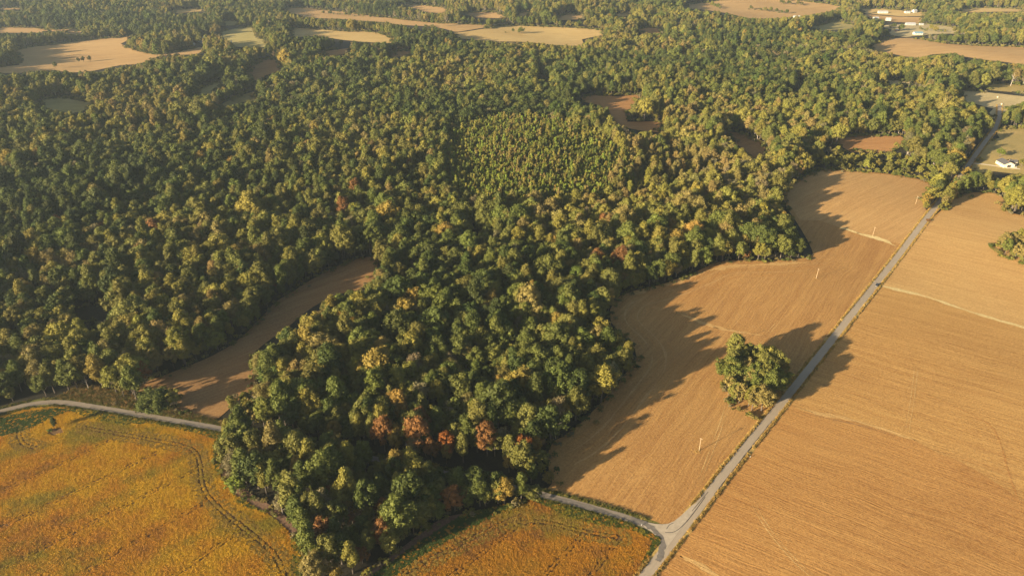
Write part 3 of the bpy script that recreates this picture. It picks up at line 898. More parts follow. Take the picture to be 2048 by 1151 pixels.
    keep &= (px > -330) & (px < 2380) & (py < 1172)
    return [q[keep] for q in (X, Y, Z, px, py, dep, f, sc, sz, ci)]


wood = list(place_wood())
# the young plantation stands closer than the grid: a second set of young trees between
def place_young():
    poly = [(885, 345), (900, 270), (990, 245), (1080, 250), (1180, 275), (1260, 330), (1265, 380), (1200, 415), (1090, 430), (980, 435), (895, 400)]
    g = to_ground(poly)
    X, Y = grid_pts(g[:, 0].min(), g[:, 0].max(), g[:, 1].min(), g[:, 1].max(), 3.5, 31)
    k = inside(g, X, Y); X, Y = X[k], Y[k]
    Z = hgt(X, Y); px, py, dep = project(X, Y, Z)
    r = np.random.default_rng(32); n = len(X)
    f = np.where(r.uniform(0, 1, n) < 0.3, r.integers(10, 13, n), r.integers(15, 18, n)); sc = r.uniform(0.75, 1.25, n); sz = sc * r.uniform(1.15, 1.5, n); sc = np.where(f < 15, sc * 0.6, sc); sz = np.where(f < 15, sz * 0.85, sz); w = r.uniform(0, 1, n) + 0.2 * vnoise(X / 25, Y / 25, 3)
    ci = np.where(w < 0.18, 2, np.where(w < 0.50, 10, np.where(w < 0.92, 4, 5)))
    return X, Y, Z, px, py, dep, f, sc, sz, ci


young = place_young()


def grove(poly, spacing, forms, cols, smin, smax, seed, jit=True):
    g = to_ground(poly)
    X, Y = grid_pts(g[:, 0].min(), g[:, 0].max() + spacing, g[:, 1].min(), g[:, 1].max() + spacing, spacing, seed)
    k = inside(g, X, Y) & (dist_line(ROAD.tolist(), X, Y) > 4.6); X, Y = X[k], Y[k]
    r = np.random.default_rng(seed); n = len(X)
    Z = hgt(X, Y); px, py, dep = project(X, Y, Z)
    sc = r.uniform(smin, smax, n)
    return X, Y, Z, px, py, dep, r.choice(forms, n), sc, sc * r.uniform(0.9, 1.1, n), np.array([PNAMES.index(q) for q in r.choice(cols, n)])


USED = {}
ORD = ['first', 'second', 'third', 'fourth', 'fifth', 'sixth', 'seventh', 'eighth', 'ninth', 'tenth', 'eleventh', 'twelfth', 'thirteenth', 'fourteenth', 'fifteenth',
       'sixteenth', 'seventeenth', 'eighteenth', 'nineteenth', 'twentieth', 'twenty-first', 'twenty-second', 'twenty-third', 'twenty-fourth', 'twenty-fifth']


def make_tree(x, y, fi, sx, sz, col, label, cat="tree", group=None, rz=None, name=None):
    e = empty(name or ("bush" if fi in (18, 19) else ("young_tree" if 15 <= fi < 18 else "broadleaf_tree")), (x, y, float(hgt(x, y))), rng.uniform(0, 6.28) if rz is None else rz)
    e.scale = (sx, sx, sz)
    cm, tm, _, _ = FORMS[fi]
    c = obj("crown", cm, e); t = obj("trunk", tm, e)
    k = rng.uniform(0.86, 1.14)
    c["tint"] = [float(q) * k for q in col]
    tag(e, label, cat, group)
    return e


# split: the 300 woodland trees that show largest become trees of their own
X, Y, Z, px, py, dep, f, sc, sz, ci = wood
inview = (px > -10) & (px < 2058) & (py - 40 < 1160) & (py > 0)
size = np.where(inview, FR[f] * sc / dep, 0)
order = np.argsort(-np.where(inview & (f != 18) & (f != 19), 1 / dep + 0.0002 * FR[f] * sc / dep, 0))
near = np.zeros(len(X), bool); near[order[:190]] = True


def place_words(x_, y_):
    if y_ > 905 and x_ > 420 and x_ < 1100 or (y_ > 870 and x_ < 640 and x_ > 430):
        if y_ > 1085: return "at the front wood's near tip"
        if x_ < 560: return "in front wood beside yellow crop"
        if x_ < 700: return "in left half of front wood"
        if x_ < 850: return "in middle of front wood"
        return "at right end of front wood"
    if x_ < 270: return "behind the lane at far left"
    if x_ < 470: return "near the round tree by the lane"
    if x_ < 640: return "at left corner of main wood"
    if x_ < 800: return "behind the lane in main wood's left"
    if x_ < 960: return "behind the lane in main wood's middle"
    if x_ < 1120: return "behind the lane in main wood's right"
    return "on wood edge beside brown stubble"


def shape_word(fi):
    return 'broad' if fi < 6 else ('tall' if fi < 10 else ('small' if fi < 13 else ('bare-branched' if fi < 15 else ('pointed' if fi < 18 else ('bushy' if fi < 20 else 'huge')))))


def emit_near(idxs, XX, YY, PX, PY, ff, s1, s2, cc, where, group):
    buckets = {}
    for i in idxs:
        key = (PNAMES[cc[i]], shape_word(ff[i]), where(PX[i], PY[i]))
        buckets.setdefault(key, []).append(i)
    for (cn, sw, wh), li in buckets.items():
        li.sort(key=lambda i: PX[i])
        for k, i in enumerate(li):
            if len(li) == 1: lab = f"{cn} {sw} tree {wh}"
            else: lab = f"{ORD[min(k, 24)]} {cn} {sw} tree from the left {wh}"
            make_tree(XX[i], YY[i], int(ff[i]), s1[i], s2[i], PARR[cc[i]], lab, "tree", group)


emit_near(np.nonzero(near)[0], X, Y, px, py, f, sc, sz, ci, place_words, "woodland trees nearest the camera")

# the clump beside the main road
g1 = grove([(1456, 728), (1495, 718), (1530, 742), (1576, 760), (1564, 788), (1537, 815), (1515, 832), (1482, 816), (1450, 790)], 5.5,
           [0, 1, 2, 3, 10, 11, 12], ['mid green', 'olive green', 'yellow green', 'olive green', 'mid green', 'tan olive'], 0.95, 1.2, 41)
emit_near(range(len(g1[0])), g1[0], g1[1], g1[3], g1[4], g1[6], g1[7], g1[8], g1[9], lambda a, b: "in the clump beside main road", "trees of the roadside clump")
g2 = grove([(1988, 494), (2010, 487), (2140, 492), (2140, 560), (2048, 527), (2005, 510)], 5.2, [10, 11, 12, 18, 19, 19], ['olive green', 'yellow green', 'tan olive', 'mid green'], 0.95, 1.35, 42)
emit_near([i for i in range(len(g2[0])) if g2[3][i] < 2058], g2[0], g2[1], g2[3], g2[4], g2[6], g2[7], g2[8], g2[9], lambda a, b: "in the thicket island at right", "trees of the field island")
g3 = grove([(1850, 428), (1846, 412), (1880, 385), (1920, 352), (1945, 352), (1928, 372), (1895, 412), (1868, 434)], 6.5, [0, 3, 10, 11, 12], ['yellow green', 'olive green', 'tan olive', 'golden', 'yellow green'], 0.62, 0.9, 43)
emit_near(range(len(g3[0])), g3[0], g3[1], g3[3], g3[4], g3[6], g3[7], g3[8], g3[9], lambda a, b: "where trees overhang main road", "trees overhanging the main road")

g4 = grove([(460, 852), (468, 818), (480, 806), (522, 796), (526, 846), (500, 858)], 4.6, [18, 19, 10, 11], ['olive green', 'yellow green', 'mid green', 'tan olive'], 0.7, 1.05, 44)
emit_near(range(len(g4[0])), g4[0], g4[1], g4[3], g4[4], g4[6], g4[7], g4[8], g4[9], lambda a, b: "between lane and woodland field", "bushes between lane and woodland field")


def single(px_, py_, fi, sx, sz_, col, label, cat="tree", name=None):
    x, y = at(px_, py_)
    return make_tree(float(x), float(y), fi, sx, sz_, PAL[col] if isinstance(col, str) else col, label, cat, None, None, name)


single(313, 822, 2, 1.9, 0.72, 'mid green', "big round dark green tree standing alone beside the lane")
single(112, 856, 7, 0.36, 0.40, 'dark green', "slim dark cedar standing alone in the yellow crop field", "tree", "cedar_tree")
single(100, 862, 18, 0.6, 0.45, 'bright green', "small green bush beside the slim cedar in the yellow crop", "bush")
single(1999, 314, 10, 1.35, 0.95, 'bright green', "round bright green tree on the lawn behind the cream house")
single(2042, 334, 11, 1.3, 0.8, 'yellow green', "yellow green tree beside the cream house at photo edge")
single(1856, 443, 18, 0.8, 0.7, 'russet', "rust brown bush on the verge where the road meets trees", "bush")
for a, b, s, l in [(158, 126, 0.9, "leftmost"), (168, 125, 1.0, "middle"), (181, 124, 1.05, "rightmost")]:
    single(a, b, 11, s, 0.9 * s, 'deep green', f"{l} of three trees standing in the far left field")
single(112, 137, 12, 0.95, 0.9, 'deep green', "single dark tree below the three trees in far left field")
single(1068, 998, 12, 1.25, 0.62, 'olive green', "olive bush on the crop field corner beside the lane", "bush", "bush")
single(1096, 965, 12, 0.9, 0.55, 'golden', "golden bush at the stubble field corner beside the lane", "bush", "bush")
single(960, 1012, 7, 1.0, 0.9, 'mid green', "tall pale green tree at the lane end of front wood")
single(996, 1006, 1, 0.75, 0.9, 'olive green', "olive tree at the front wood tip nearest the lane mouth")
single(480, 984, 3, 0.85, 0.7, 'bright green', "bright green bushy tree jutting into the yellow crop field")
for a, b, c_, l in [(512, 905, 'orange', "orange autumn tree at the left end of front wood"), (780, 880, 'orange', "orange tree behind the lane in the dark gap"),
                    (660, 935, 'orange', "small orange tree in the middle of front wood"), (1050, 955, 'golden', "golden orange tree at the corner of the main wood by the lane"),
                    (870, 955, 'golden', "golden tree at the right of the front wood"), (1228, 710, 'russet', "rust red tree on the wood edge beside the stubble"),
                    (1490, 521, 'russet', "dark red small tree on the wood edge at the stubble corner"), (716, 870, 'orange', "small orange tree behind the lane left of the gap")]:
    single(a, b, 10 if c_ != 'golden' else 11, 0.85, 0.85, c_, l)

# dead trees: bare pale trunks with forked limbs
snags = []
for k in range(3):
    v, q = trunk_geo(300 + k, 15.0, 4.2, 5.0, 0.34, 0.5, 6, 2, 0.95)
    snags.append(mesh("trunk", v, q, M['bark_pale']))
for k, (a, b, s, l) in enumerate([(903, 850, 1.0, "left bare pale dead tree standing in the dark gap of the wood"), (934, 842, 0.85, "right bare pale dead tree standing in the dark gap of the wood"),
                                  (1094, 868, 0.9, "bare pale dead tree at the wood edge beside the stubble shadow"), (520, 822, 1.0, "leftmost bare dead tree at the main wood's left corner"),
                                  (566, 818, 1.0, "second bare dead tree from left at the main wood's left corner"), (586, 812, 0.9, "third bare dead tree from left at the main wood's left corner"),
                                  (618, 816, 1.0, "rightmost bare dead tree at the main wood's left corner"), (345, 640, 1.1, "grey dead tree in the left wood above the woodland field"),
                                  (830, 882, 0.8, "bare forked dead tree beside the orange tree behind the lane"), (178, 778, 0.8, "bare grey tree behind the lane bend at left"),
                                  (640, 838, 0.9, "bare dead tree right of the four at the wood's left corner"), (700, 1010, 0.8, "bare dead tree in the left half of the front wood"), (745, 1090, 0.8, "bare dead tree near the front wood tip"), (1010, 790, 0.9, "bare dead tree inside the main wood's right part"), (1062, 868, 0.8, "bare dead tree left of the shaded wood edge pole"), (2021, 172, 1.6, "large pale trunked dead tree beside the far pond")]):
    x, y = at(a, b)
    e = empty("dead_tree", (float(x), float(y), float(hgt(x, y))), k * 1.3); e.scale = (s, s, s)
    obj("trunk", snags[k % 3], e)
    tag(e, l, "tree")


# ------------------------------------------------------------------ uncountable growth: points carrying shared forms
def scatter(name, Xs, Ys, Zs, forms_col, idx_, rot, scl, tint, label, cat):
    n = len(Xs)
    me = bpy.data.meshes.new(name)
    me.vertices.add(n)
    me.vertices.foreach_set("co", np.column_stack([Xs, Ys, Zs]).astype(np.float32).ravel())
    a = me.attributes.new("form", 'INT', 'POINT'); a.data.foreach_set("value", np.asarray(idx_, np.int32))
    a = me.attributes.new("turn", 'FLOAT_VECTOR', 'POINT'); a.data.foreach_set("vector", np.asarray(rot, np.float32).ravel())
    a = me.attributes.new("size", 'FLOAT_VECTOR', 'POINT'); a.data.foreach_set("vector", np.asarray(scl, np.float32).ravel())
    a = me.attributes.new("tint", 'FLOAT_COLOR', 'POINT'); a.data.foreach_set("color", np.column_stack([tint, np.ones(n)]).astype(np.float32).ravel())
    me.update()
    o = obj(name, me)
    ng = bpy.data.node_groups.new(name, 'GeometryNodeTree')
    ng.interface.new_socket("Geometry", in_out='INPUT', socket_type='NodeSocketGeometry')
    ng.interface.new_socket("Geometry", in_out='OUTPUT', socket_type='NodeSocketGeometry')
    gi = ng.nodes.new("NodeGroupInput"); go = ng.nodes.new("NodeGroupOutput")
    ip = ng.nodes.new("GeometryNodeInstanceOnPoints")
    ci_ = ng.nodes.new("GeometryNodeCollectionInfo")
    ci_.inputs["Collection"].default_value = forms_col
    ci_.inputs["Separate Children"].default_value = True
    ci_.inputs["Reset Children"].default_value = True
    ip.inputs["Pick Instance"].default_value = True
    ng.links.new(gi.outputs[0], ip.inputs["Points"])
    ng.links.new(ci_.outputs[0], ip.inputs["Instance"])
    for nm, ty, sk in (("form", 'INT', "Instance Index"), ("turn", 'FLOAT_VECTOR', "Rotation"), ("size", 'FLOAT_VECTOR', "Scale")):
        na = ng.nodes.new("GeometryNodeInputNamedAttribute"); na.data_type = ty; na.inputs["Name"].default_value = nm
        ng.links.new(na.outputs[0], ip.inputs[sk])
    ng.links.new(ip.outputs[0], go.inputs[0])
    md = o.modifiers.new("growth", 'NODES'); md.node_group = ng
    tag(o, label, cat, None, "stuff")
    return o


rest = ~near
parts = [[q[rest] for q in wood], young, g2]
g2m = g2[3] >= 2058
parts[2] = [q[g2m] for q in g2]
def hedge_line(pix, m, seed):
    g = gline(pix, 1); r = np.random.default_rng(seed)
    sl = np.concatenate([[0], np.cumsum(np.hypot(*(g[1:] - g[:-1]).T))]); t = np.linspace(0, sl[-1], m) + r.normal(0, 4, m)
    X = np.interp(t, sl, g[:, 0]) + r.normal(0, 3, m); Y = np.interp(t, sl, g[:, 1]) + r.normal(0, 3, m)
    Z = hgt(X, Y); a, b, d = project(X, Y, Z); c = r.uniform(0.6, 1.1, m)
    return X, Y, Z, a, b, d, r.choice([0, 3, 10, 11, 12, 19], m), c, c * r.uniform(0.7, 1.0, m), r.choice([1, 2, 3, 4], m)


for q, (pl_, m_) in enumerate([([(1500, 20), (1535, 23), (1572, 28)], 22), ([(1410, 7), (1424, 12), (1440, 19)], 16), ([(1560, 8), (1600, 12)], 8), ([(1600, 88), (1602, 88.5)], 2),
                               ([(640, 28), (700, 33), (760, 37)], 20), ([(1010, 66), (1040, 68)], 4), ([(1880, 98), (1960, 104)], 0), ([(1842, 60), (1880, 66), (1925, 68)], 14), ([(1780, 56), (1800, 64)], 8), ([(1740, 44), (1765, 47)], 6)]):
    if m_: parts.append(hedge_line(pl_, m_, 200 + q))
A = [np.concatenate([p[i] for p in parts]) for i in range(10)]
n = len(A[0])
r_ = np.random.default_rng(77)
tint = PARR[A[9]] * r_.uniform(0.82, 1.18, (n, 1)) * (1 + r_.normal(0, 0.04, (n, 3)))
rot = np.column_stack([r_.normal(0, 0.03, n), r_.normal(0, 0.03, n), r_.uniform(0, 6.283, n)])
scatter("woodland", A[0], A[1], A[2] - 0.1, FORMCOL, A[6], rot, np.column_stack([A[7], A[7] * r_.uniform(0.9, 1.1, n), A[8]]), np.clip(tint, 0, 1),
        "mixed autumn woodland covering the land beyond the nearest trees", "woodland")

# low growth under the wood edges and beside the lane
bushes = [i for i in (18, 19)]
BUSHCOL = bpy.data.collections.new("bush_forms")
for i in bushes:
    BUSHCOL.objects.link(FORMCOL.objects["tree_form.%03d" % i])


def edge_bushes():
    xs, ys = [], []
    r = np.random.default_rng(5)
    for poly in [q[1] for q in FIELDS]:
        g = to_ground(chaikin(poly, 1, True))
        g = np.vstack([g, g[:1]])
        for a, b in zip(g[:-1], g[1:]):
            L = np.hypot(*(b - a)); m = int(L / 2.2)
            t = r.uniform(0, 1, m)
            sp = 1.6 + np.hypot(a[0], a[1]) / 500; xs.append(a[0] + (b[0] - a[0]) * t + r.normal(0, sp, m)); ys.append(a[1] + (b[1] - a[1]) * t + r.normal(0, sp, m))
    xs = np.concatenate(xs); ys = np.concatenate(ys)
    nbase = len(xs)
    for poly in ([(1450, 726), (1497, 714), (1535, 740), (1580, 760), (1568, 790), (1537, 822), (1515, 838), (1478, 820), (1444, 790)], [(1982, 494), (2010, 484), (2140, 490), (2140, 562), (2048, 530), (2003, 513)]):
        g = to_ground(poly); g = np.vstack([g, g[:1]])
        for a, b in zip(g[:-1], g[1:]):
            m = int(np.hypot(*(b - a)) / 1.6); t = r.uniform(0, 1, m)
            xs = np.append(xs, a[0] + (b[0] - a[0]) * t + r.normal(0, 1.2, m)); ys = np.append(ys, a[1] + (b[1] - a[1]) * t + r.normal(0, 1.2, m))
    # only where woodland stands close behind
    wx, wy = wood[0], wood[1]
    cell = {}
    for q in np.column_stack([np.floor(wx / 10), np.floor(wy / 10)]).astype(int):
        cell[(q[0], q[1])] = 1
    k = np.array([any((int(a // 10) + i, int(b // 10) + j) in cell for i in (-1, 0, 1) for j in (-1, 0, 1)) for a, b in zip(xs, ys)])
    k[nbase:] = True
    k &= (dist_line(ROAD.tolist(), xs, ys) > 6) & (dist_line(GRAVEL.tolist(), xs, ys) > 5.2)
    return xs[k], ys[k]


ex, ey = edge_bushes()
n = len(ex)
s_ = r_.uniform(0.3, 0.8, n) * (1 + 0.9 * smooth(600, 1300, np.hypot(ex, ey)))
scatter("undergrowth", ex, ey, hgt(ex, ey), BUSHCOL, r_.integers(0, 2, n), np.column_stack([np.zeros(n), np.zeros(n), r_.uniform(0, 6.28, n)]), np.column_stack([s_, s_, s_ * r_.uniform(0.6, 1.1, n)]),
        PARR[r_.choice([1, 2, 3, 3, 4, 5, 9], n)] * r_.uniform(0.8, 1.2, (n, 1)), "low bushes along the edges of the woods", "undergrowth")


# crop plants and verge grass
def tuft_form(name, seed, h, rad, nl, w, mat, up=0.5):
    r = np.random.default_rng(seed)
    V = []; Fc = []
    for k in range(nl):
        a = r.uniform(0, 6.28); d = rad * math.sqrt(r.uniform(0, 1)); z = h * r.uniform(0.35, 1.0) * (1 - 0.35 * d / rad)
        c = np.array((d * math.cos(a), d * math.sin(a), z))
        nrm = np.array((r.normal(0, up), r.normal(0, up), 1.0)); nrm /= np.linalg.norm(nrm)
        u = np.cross(nrm, r.normal(0, 1, 3)); u /= np.linalg.norm(u); v = np.cross(nrm, u)
        s = w * r.uniform(0.6, 1.25)
        V += [c - u * s, c - v * s * 0.8, c + u * s, c + v * s * 0.8]
        Fc.append((4 * k, 4 * k + 1, 4 * k + 2, 4 * k + 3))
    return bpy.data.objects.new(name, mesh(name, V, Fc, M[mat]))


CROPCOL = bpy.data.collections.new("crop_forms")
for k in range(3):
    CROPCOL.objects.link(tuft_form("crop_form.%03d" % k, 60 + k, 0.75, 0.70, 34, 0.24, 'crop', 0.26))
GRASSCOL = bpy.data.collections.new("grass_forms")


def grass_form(name, seed):
    r = np.random.default_rng(seed); V = []; Fc = []
    for k in range(26):
        a = r.uniform(0, 6.28); d = 0.35 * math.sqrt(r.uniform(0, 1)); b = r.uniform(0, 6.28); l = r.uniform(0.05, 0.35); h = r.uniform(0.5, 1.0); w = 0.05
        x, y = d * math.cos(a), d * math.sin(a); q = b + 1.57
        V += [(x - w * math.cos(q), y - w * math.sin(q), -0.1), (x + w * math.cos(q), y + w * math.sin(q), -0.1), (x + l * math.cos(b) + 0.02, y + l * math.sin(b), h), (x + l * math.cos(b) - 0.02, y + l * math.sin(b), h)]
        Fc.append((4 * k, 4 * k + 1, 4 * k + 2, 4 * k + 3))
    return bpy.data.objects.new(name, mesh(name, V, Fc, M['crop']))


for k in range(2):
    GRASSCOL.objects.link(grass_form("grass_form.%03d" % k, 80 + k))


def offset_line(pl, d):
    pl = np.array(pl); t = np.gradient(pl, axis=0); L = np.hypot(t[:, 0], t[:, 1])[:, None]
    return pl + np.column_stack([-t[:, 1], t[:, 0]]) / L * d


TRACKS_W = [[(168, 855), (240, 868), (308, 880), (370, 892), (394, 904), (402, 935), (404, 969), (418, 997), (455, 1031), (496, 1062), (534, 1092), (558, 1120), (568, 1151), (578, 1190)],
            [(43, 853), (37, 873), (48, 890), (72, 895)]]
TRAMS_W = [[(394, 938), (200, 1038), (-40, 1160)], [(240, 872), (-40, 1003)], [(418, 1000), (130, 1165)], [(480, 1062), (330, 1165)], [(315, 905), (-40, 1075)]]
TRACKS_S = [[(1039, 1045), (1074, 1041), (1118, 1050), (1159, 1062), (1241, 1075)], [(1045, 1030), (1010, 1045), (920, 1088), (800, 1150), (770, 1170)]]
TRAMS_S = [[(1241, 1075), (1175, 1160)], [(1170, 1065), (1090, 1150)], [(1039, 1048), (1002, 1079), (890, 1160)]]


def crop(name, poly, tracks, trams, label, seed, orange):
    g = to_ground(chaikin(poly, 1, True))
    X, Y = grid_pts(max(g[:, 0].min(), -400), g[:, 0].max(), max(g[:, 1].min(), 195), g[:, 1].max(), 0.84, seed)
    a, b, _ = project(X, Y, hgt(X, Y))
    k = inside(g, X, Y) & (a > -120) & (b < 1215)
    X, Y, a, b = X[k], Y[k], a[k], b[k]
    k = np.ones(len(X), bool)
    for tr in tracks:
        pl = gline(tr, 2)
        for d in (-1.15, 1.15):
            k &= dist_line(offset_line(pl, d).tolist(), X, Y) > 0.62
    thin = np.zeros(len(X), bool)
    for tr in trams:
        pl = gline(tr, 1)
        for d in (-1.0, 1.0):
            thin |= dist_line(offset_line(pl, d).tolist(), X, Y) < 0.55
    r = np.random.default_rng(seed)
    k &= ~(thin & (r.uniform(0, 1, len(X)) < 0.92))
    for poly2 in ([(440, 905), (462, 960), (500, 985), (560, 1020), (598, 1060), (612, 1100), (590, 1075), (545, 1035), (500, 1008), (460, 985), (440, 950)],
                  [(700, 1165), (760, 1126), (830, 1075), (880, 1036), (940, 1022), (900, 1045), (830, 1090), (760, 1140), (722, 1170)],
                  [(95, 868), (100, 856), (125, 856), (130, 864), (105, 872)]):
        k &= ~inside(poly2, a, b)
    gap = vnoise(X / 5.5, Y / 3.5, 71) + 0.5 * vnoise(X / 1.7, Y / 1.7, 72)
    k &= gap > -1.75
    k &= dist_line(GRAVEL.tolist(), X, Y) > 4.2
    k &= dist_line(ROAD.tolist(), X, Y) > 4.6
    X, Y, a, b = X[k], Y[k], a[k], b[k]
    n = len(X)
    # colour: gold and orange patches, green where it ripens last
    ux, uy = 0.707 * (X + Y), 0.707 * (X - Y)
    t = 0.50 * vnoise(ux / 22, uy / 6, 73) + 0.25 * vnoise(X / 3.6, Y / 2.8, 74) + r.normal(0.08, 0.14, n)
    gold = np.array((0.60, 0.350, 0.022)); oran = np.array((0.52, 0.235, 0.024)); brn = np.array((0.31, 0.145, 0.036)); grn = np.array((0.27, 0.225, 0.028)); dgr = np.array((0.085, 0.105, 0.020))
    if orange: gold = np.array((0.46, 0.250, 0.030))
    if orange: t = t - 0.30
    st_ = [-0.9, -0.35, 0.15, 0.6]; cs = np.array([brn, oran, 0.5 * (oran + gold), gold])
    c = np.column_stack([np.interp(t, st_, cs[:, q]) for q in range(3)])
    gr = 0.50 * vnoise(ux / 24, uy / 8, 75) + 0.3 * vnoise(X / 4.3, Y / 3.3, 76) + r.normal(0, 0.1, n)
    tk = np.full(n, 1e9)
    for tr in tracks[:1]:
        tk = np.minimum(tk, dist_line(gline(tr, 2).tolist(), X, Y))
    gr = gr + 0.38 * (1 - smooth(4, 22, tk))
    gw = np.clip((gr - 0.25) / 0.7, 0, 0.85)[:, None]
    c = c * (1 - gw) + grn * gw
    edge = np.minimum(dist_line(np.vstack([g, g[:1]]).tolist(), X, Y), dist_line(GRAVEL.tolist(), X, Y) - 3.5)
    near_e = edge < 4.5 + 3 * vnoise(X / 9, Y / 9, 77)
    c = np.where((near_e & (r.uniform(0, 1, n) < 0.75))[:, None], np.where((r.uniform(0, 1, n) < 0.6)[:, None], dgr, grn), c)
    trk = np.zeros(n, bool)
    for tr in tracks:
        trk |= dist_line(gline(tr, 2).tolist(), X, Y) < 6.0
    c = np.where((trk & (r.uniform(0, 1, n) < 0.6))[:, None], np.array((0.33, 0.215, 0.042)), c)
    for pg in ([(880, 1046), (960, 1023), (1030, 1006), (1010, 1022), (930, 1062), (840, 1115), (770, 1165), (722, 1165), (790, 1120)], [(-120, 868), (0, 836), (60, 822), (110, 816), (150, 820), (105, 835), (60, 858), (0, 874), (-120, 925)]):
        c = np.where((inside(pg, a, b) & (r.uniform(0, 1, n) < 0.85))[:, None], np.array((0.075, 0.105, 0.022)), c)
    c = c * r.uniform(0.88, 1.12, (n, 1))
    s = r.uniform(0.85, 1.2, n)
    scatter(name, X, Y, hgt(X, Y) + 0.1, CROPCOL, r.integers(0, 3, n), np.column_stack([np.zeros(n), np.zeros(n), r.uniform(0, 6.28, n)]), np.column_stack([s, s, s * r.uniform(0.8, 1.25, n)]), np.clip(c, 0, 1), label, "crop")


crop("crop_plants", CROP_W, TRACKS_W, TRAMS_W, "ripening yellow crop plants covering the field at lower left", 91, False)
crop("crop_plants", CROP_S, TRACKS_S, TRAMS_S, "ripening orange crop plants in the corner field at bottom centre", 92, True)


def verge_tufts(name, line, off, spread, dens, tall, cols, label, seed, lim):
    r = np.random.default_rng(seed)
    pl = np.array(line); seg = np.hypot(*(pl[1:] - pl[:-1]).T); s = np.concatenate([[0], np.cumsum(seg)])
    m = int(s[-1] * dens)
    t = r.uniform(0, s[-1], m)
    X = np.interp(t, s, pl[:, 0]); Y = np.interp(t, s, pl[:, 1])
    dx = np.interp(t, s, np.gradient(pl[:, 0])); dy = np.interp(t, s, np.gradient(pl[:, 1])); L = np.hypot(dx, dy)
    side = np.where(r.uniform(0, 1, m) < 0.5, -1, 1)
    o = side * (off + r.uniform(0, 1, m) * spread)
    X = X - dy / L * o; Y = Y + dx / L * o
    a, b, dd = project(X, Y, hgt(X, Y))
    clump = vnoise(X / 4, Y / 4, seed) > -0.75
    k = (dd < lim) & (a > -60) & (a < 2110) & clump & ~inside([(1270, 1040), (1350, 1036), (1400, 995), (1410, 1000), (1330, 1120), (1300, 1130), (1290, 1080), (1270, 1055)], a, b)
    other = GRAVEL if off != 3.0 else ROAD
    k &= dist_line(ROAD.tolist(), X, Y) > 2.8
    k &= dist_line(GRAVEL.tolist(), X, Y) > 2.4
    X, Y = X[k], Y[k]; n = len(X)
    c = np.array(cols)[r.integers(0, len(cols), n)] * r.uniform(0.8, 1.2, (n, 1))
    sc_ = r.uniform(0.7, 1.4, n)
    scatter(name, X, Y, hgt(X, Y) + 0.15, GRASSCOL, r.integers(0, 2, n), np.column_stack([np.zeros(n), np.zeros(n), r.uniform(0, 6.28, n)]), np.column_stack([sc_ * 1.3, sc_ * 1.3, sc_ * tall]), np.clip(c, 0, 1), label, "grass")


verge_tufts("verge_grass", ROAD, 3.0, 1.5, 9.0, 0.95, [(0.52, 0.34, 0.10), (0.46, 0.28, 0.07), (0.58, 0.40, 0.14), (0.30, 0.24, 0.06)], "tall dry straw coloured grass along both sides of main road", 121, 1300)
verge_tufts("verge_grass", GRAVEL, 2.5, 2.6, 11.0, 0.9, [(0.10, 0.115, 0.022), (0.16, 0.15, 0.03), (0.28, 0.22, 0.06), (0.07, 0.085, 0.02)], "green grass and weeds along both sides of the lane", 122, 900)


def rough_grass():
    g = to_ground([(100, 801), (160, 768), (260, 785), (330, 812), (455, 845), (455, 854), (300, 827), (170, 804)])
    X, Y = grid_pts(g[:, 0].min(), g[:, 0].max(), g[:, 1].min(), g[:, 1].max(), 1.0, 140)
    k = inside(g, X, Y) & (dist_line(GRAVEL.tolist(), X, Y) > 3); X, Y = X[k], Y[k]; n = len(X)
    r = np.random.default_rng(141)
    c = np.array([(0.16, 0.14, 0.035), (0.26, 0.18, 0.06), (0.11, 0.11, 0.025), (0.32, 0.2, 0.07)])[r.integers(0, 4, n)]
    s = r.uniform(0.8, 1.7, n)
    scatter("rough_grass_tufts", X, Y, hgt(X, Y) + 0.1, GRASSCOL, r.integers(0, 2, n), np.column_stack([np.zeros(n), np.zeros(n), r.uniform(0, 6.28, n)]), np.column_stack([s * 1.4, s * 1.4, s]), c, "rough grass and weeds behind the lane bend at left", "grass")


rough_grass()

# ------------------------------------------------------------------ utility poles
def pole(px_, py_, h, label, lean=0.0, base_weeds=True, rz=R(-45)):
    x, y, z = P(px_, py_)
    e = empty("utility_pole", (x, y, z), rz)
    MB().tube([(0, 0, -0.5), (lean * 0.5, 0, h * 0.5), (lean, 0, h)], [0.19, 0.16, 0.13], 8).build("shaft", M['polewood'], e)
    MB().box(-0.9 + lean, 0.9 + lean, 0.17, 0.29, h - 0.75, h - 0.6).build("crossarm", M['polewood'], e)
    for q in (-0.75, 0.0, 0.75):
        MB().tube([(q + lean, 0.23, h - 0.6), (q + lean, 0.23, h - 0.35)], [0.05, 0.035], 6).build("insulator", M['white'], e)
    tag(e, label, "utility pole", "utility poles across the stubble field")
    if base_weeds:
        b = MB()
        r = random.Random(int(px_))
        for k in range(40):
            a = r.uniform(0, 6.28); d = r.uniform(0.1, 1.3); hh = r.uniform(0.3, 0.9)
            cx, cy = x + d * math.cos(a), y + d * math.sin(a); q = r.uniform(0, 3.1)
            b.add([(cx - .12 * math.cos(q), cy - .12 * math.sin(q), z), (cx + .12 * math.cos(q), cy + .12 * math.sin(q), z), (cx + r.uniform(-.3, .3), cy + r.uniform(-.3, .3), z + hh)], [(0, 1, 2)])
        w = b.build("weed_clump", M['verge'], None)
        tag(w, "dry weeds at the foot of the " + {1632: "pole near the wood corner", 1745: "pole beside the pale strip", 1398: "nearest pole"}[int(px_)], "weeds")


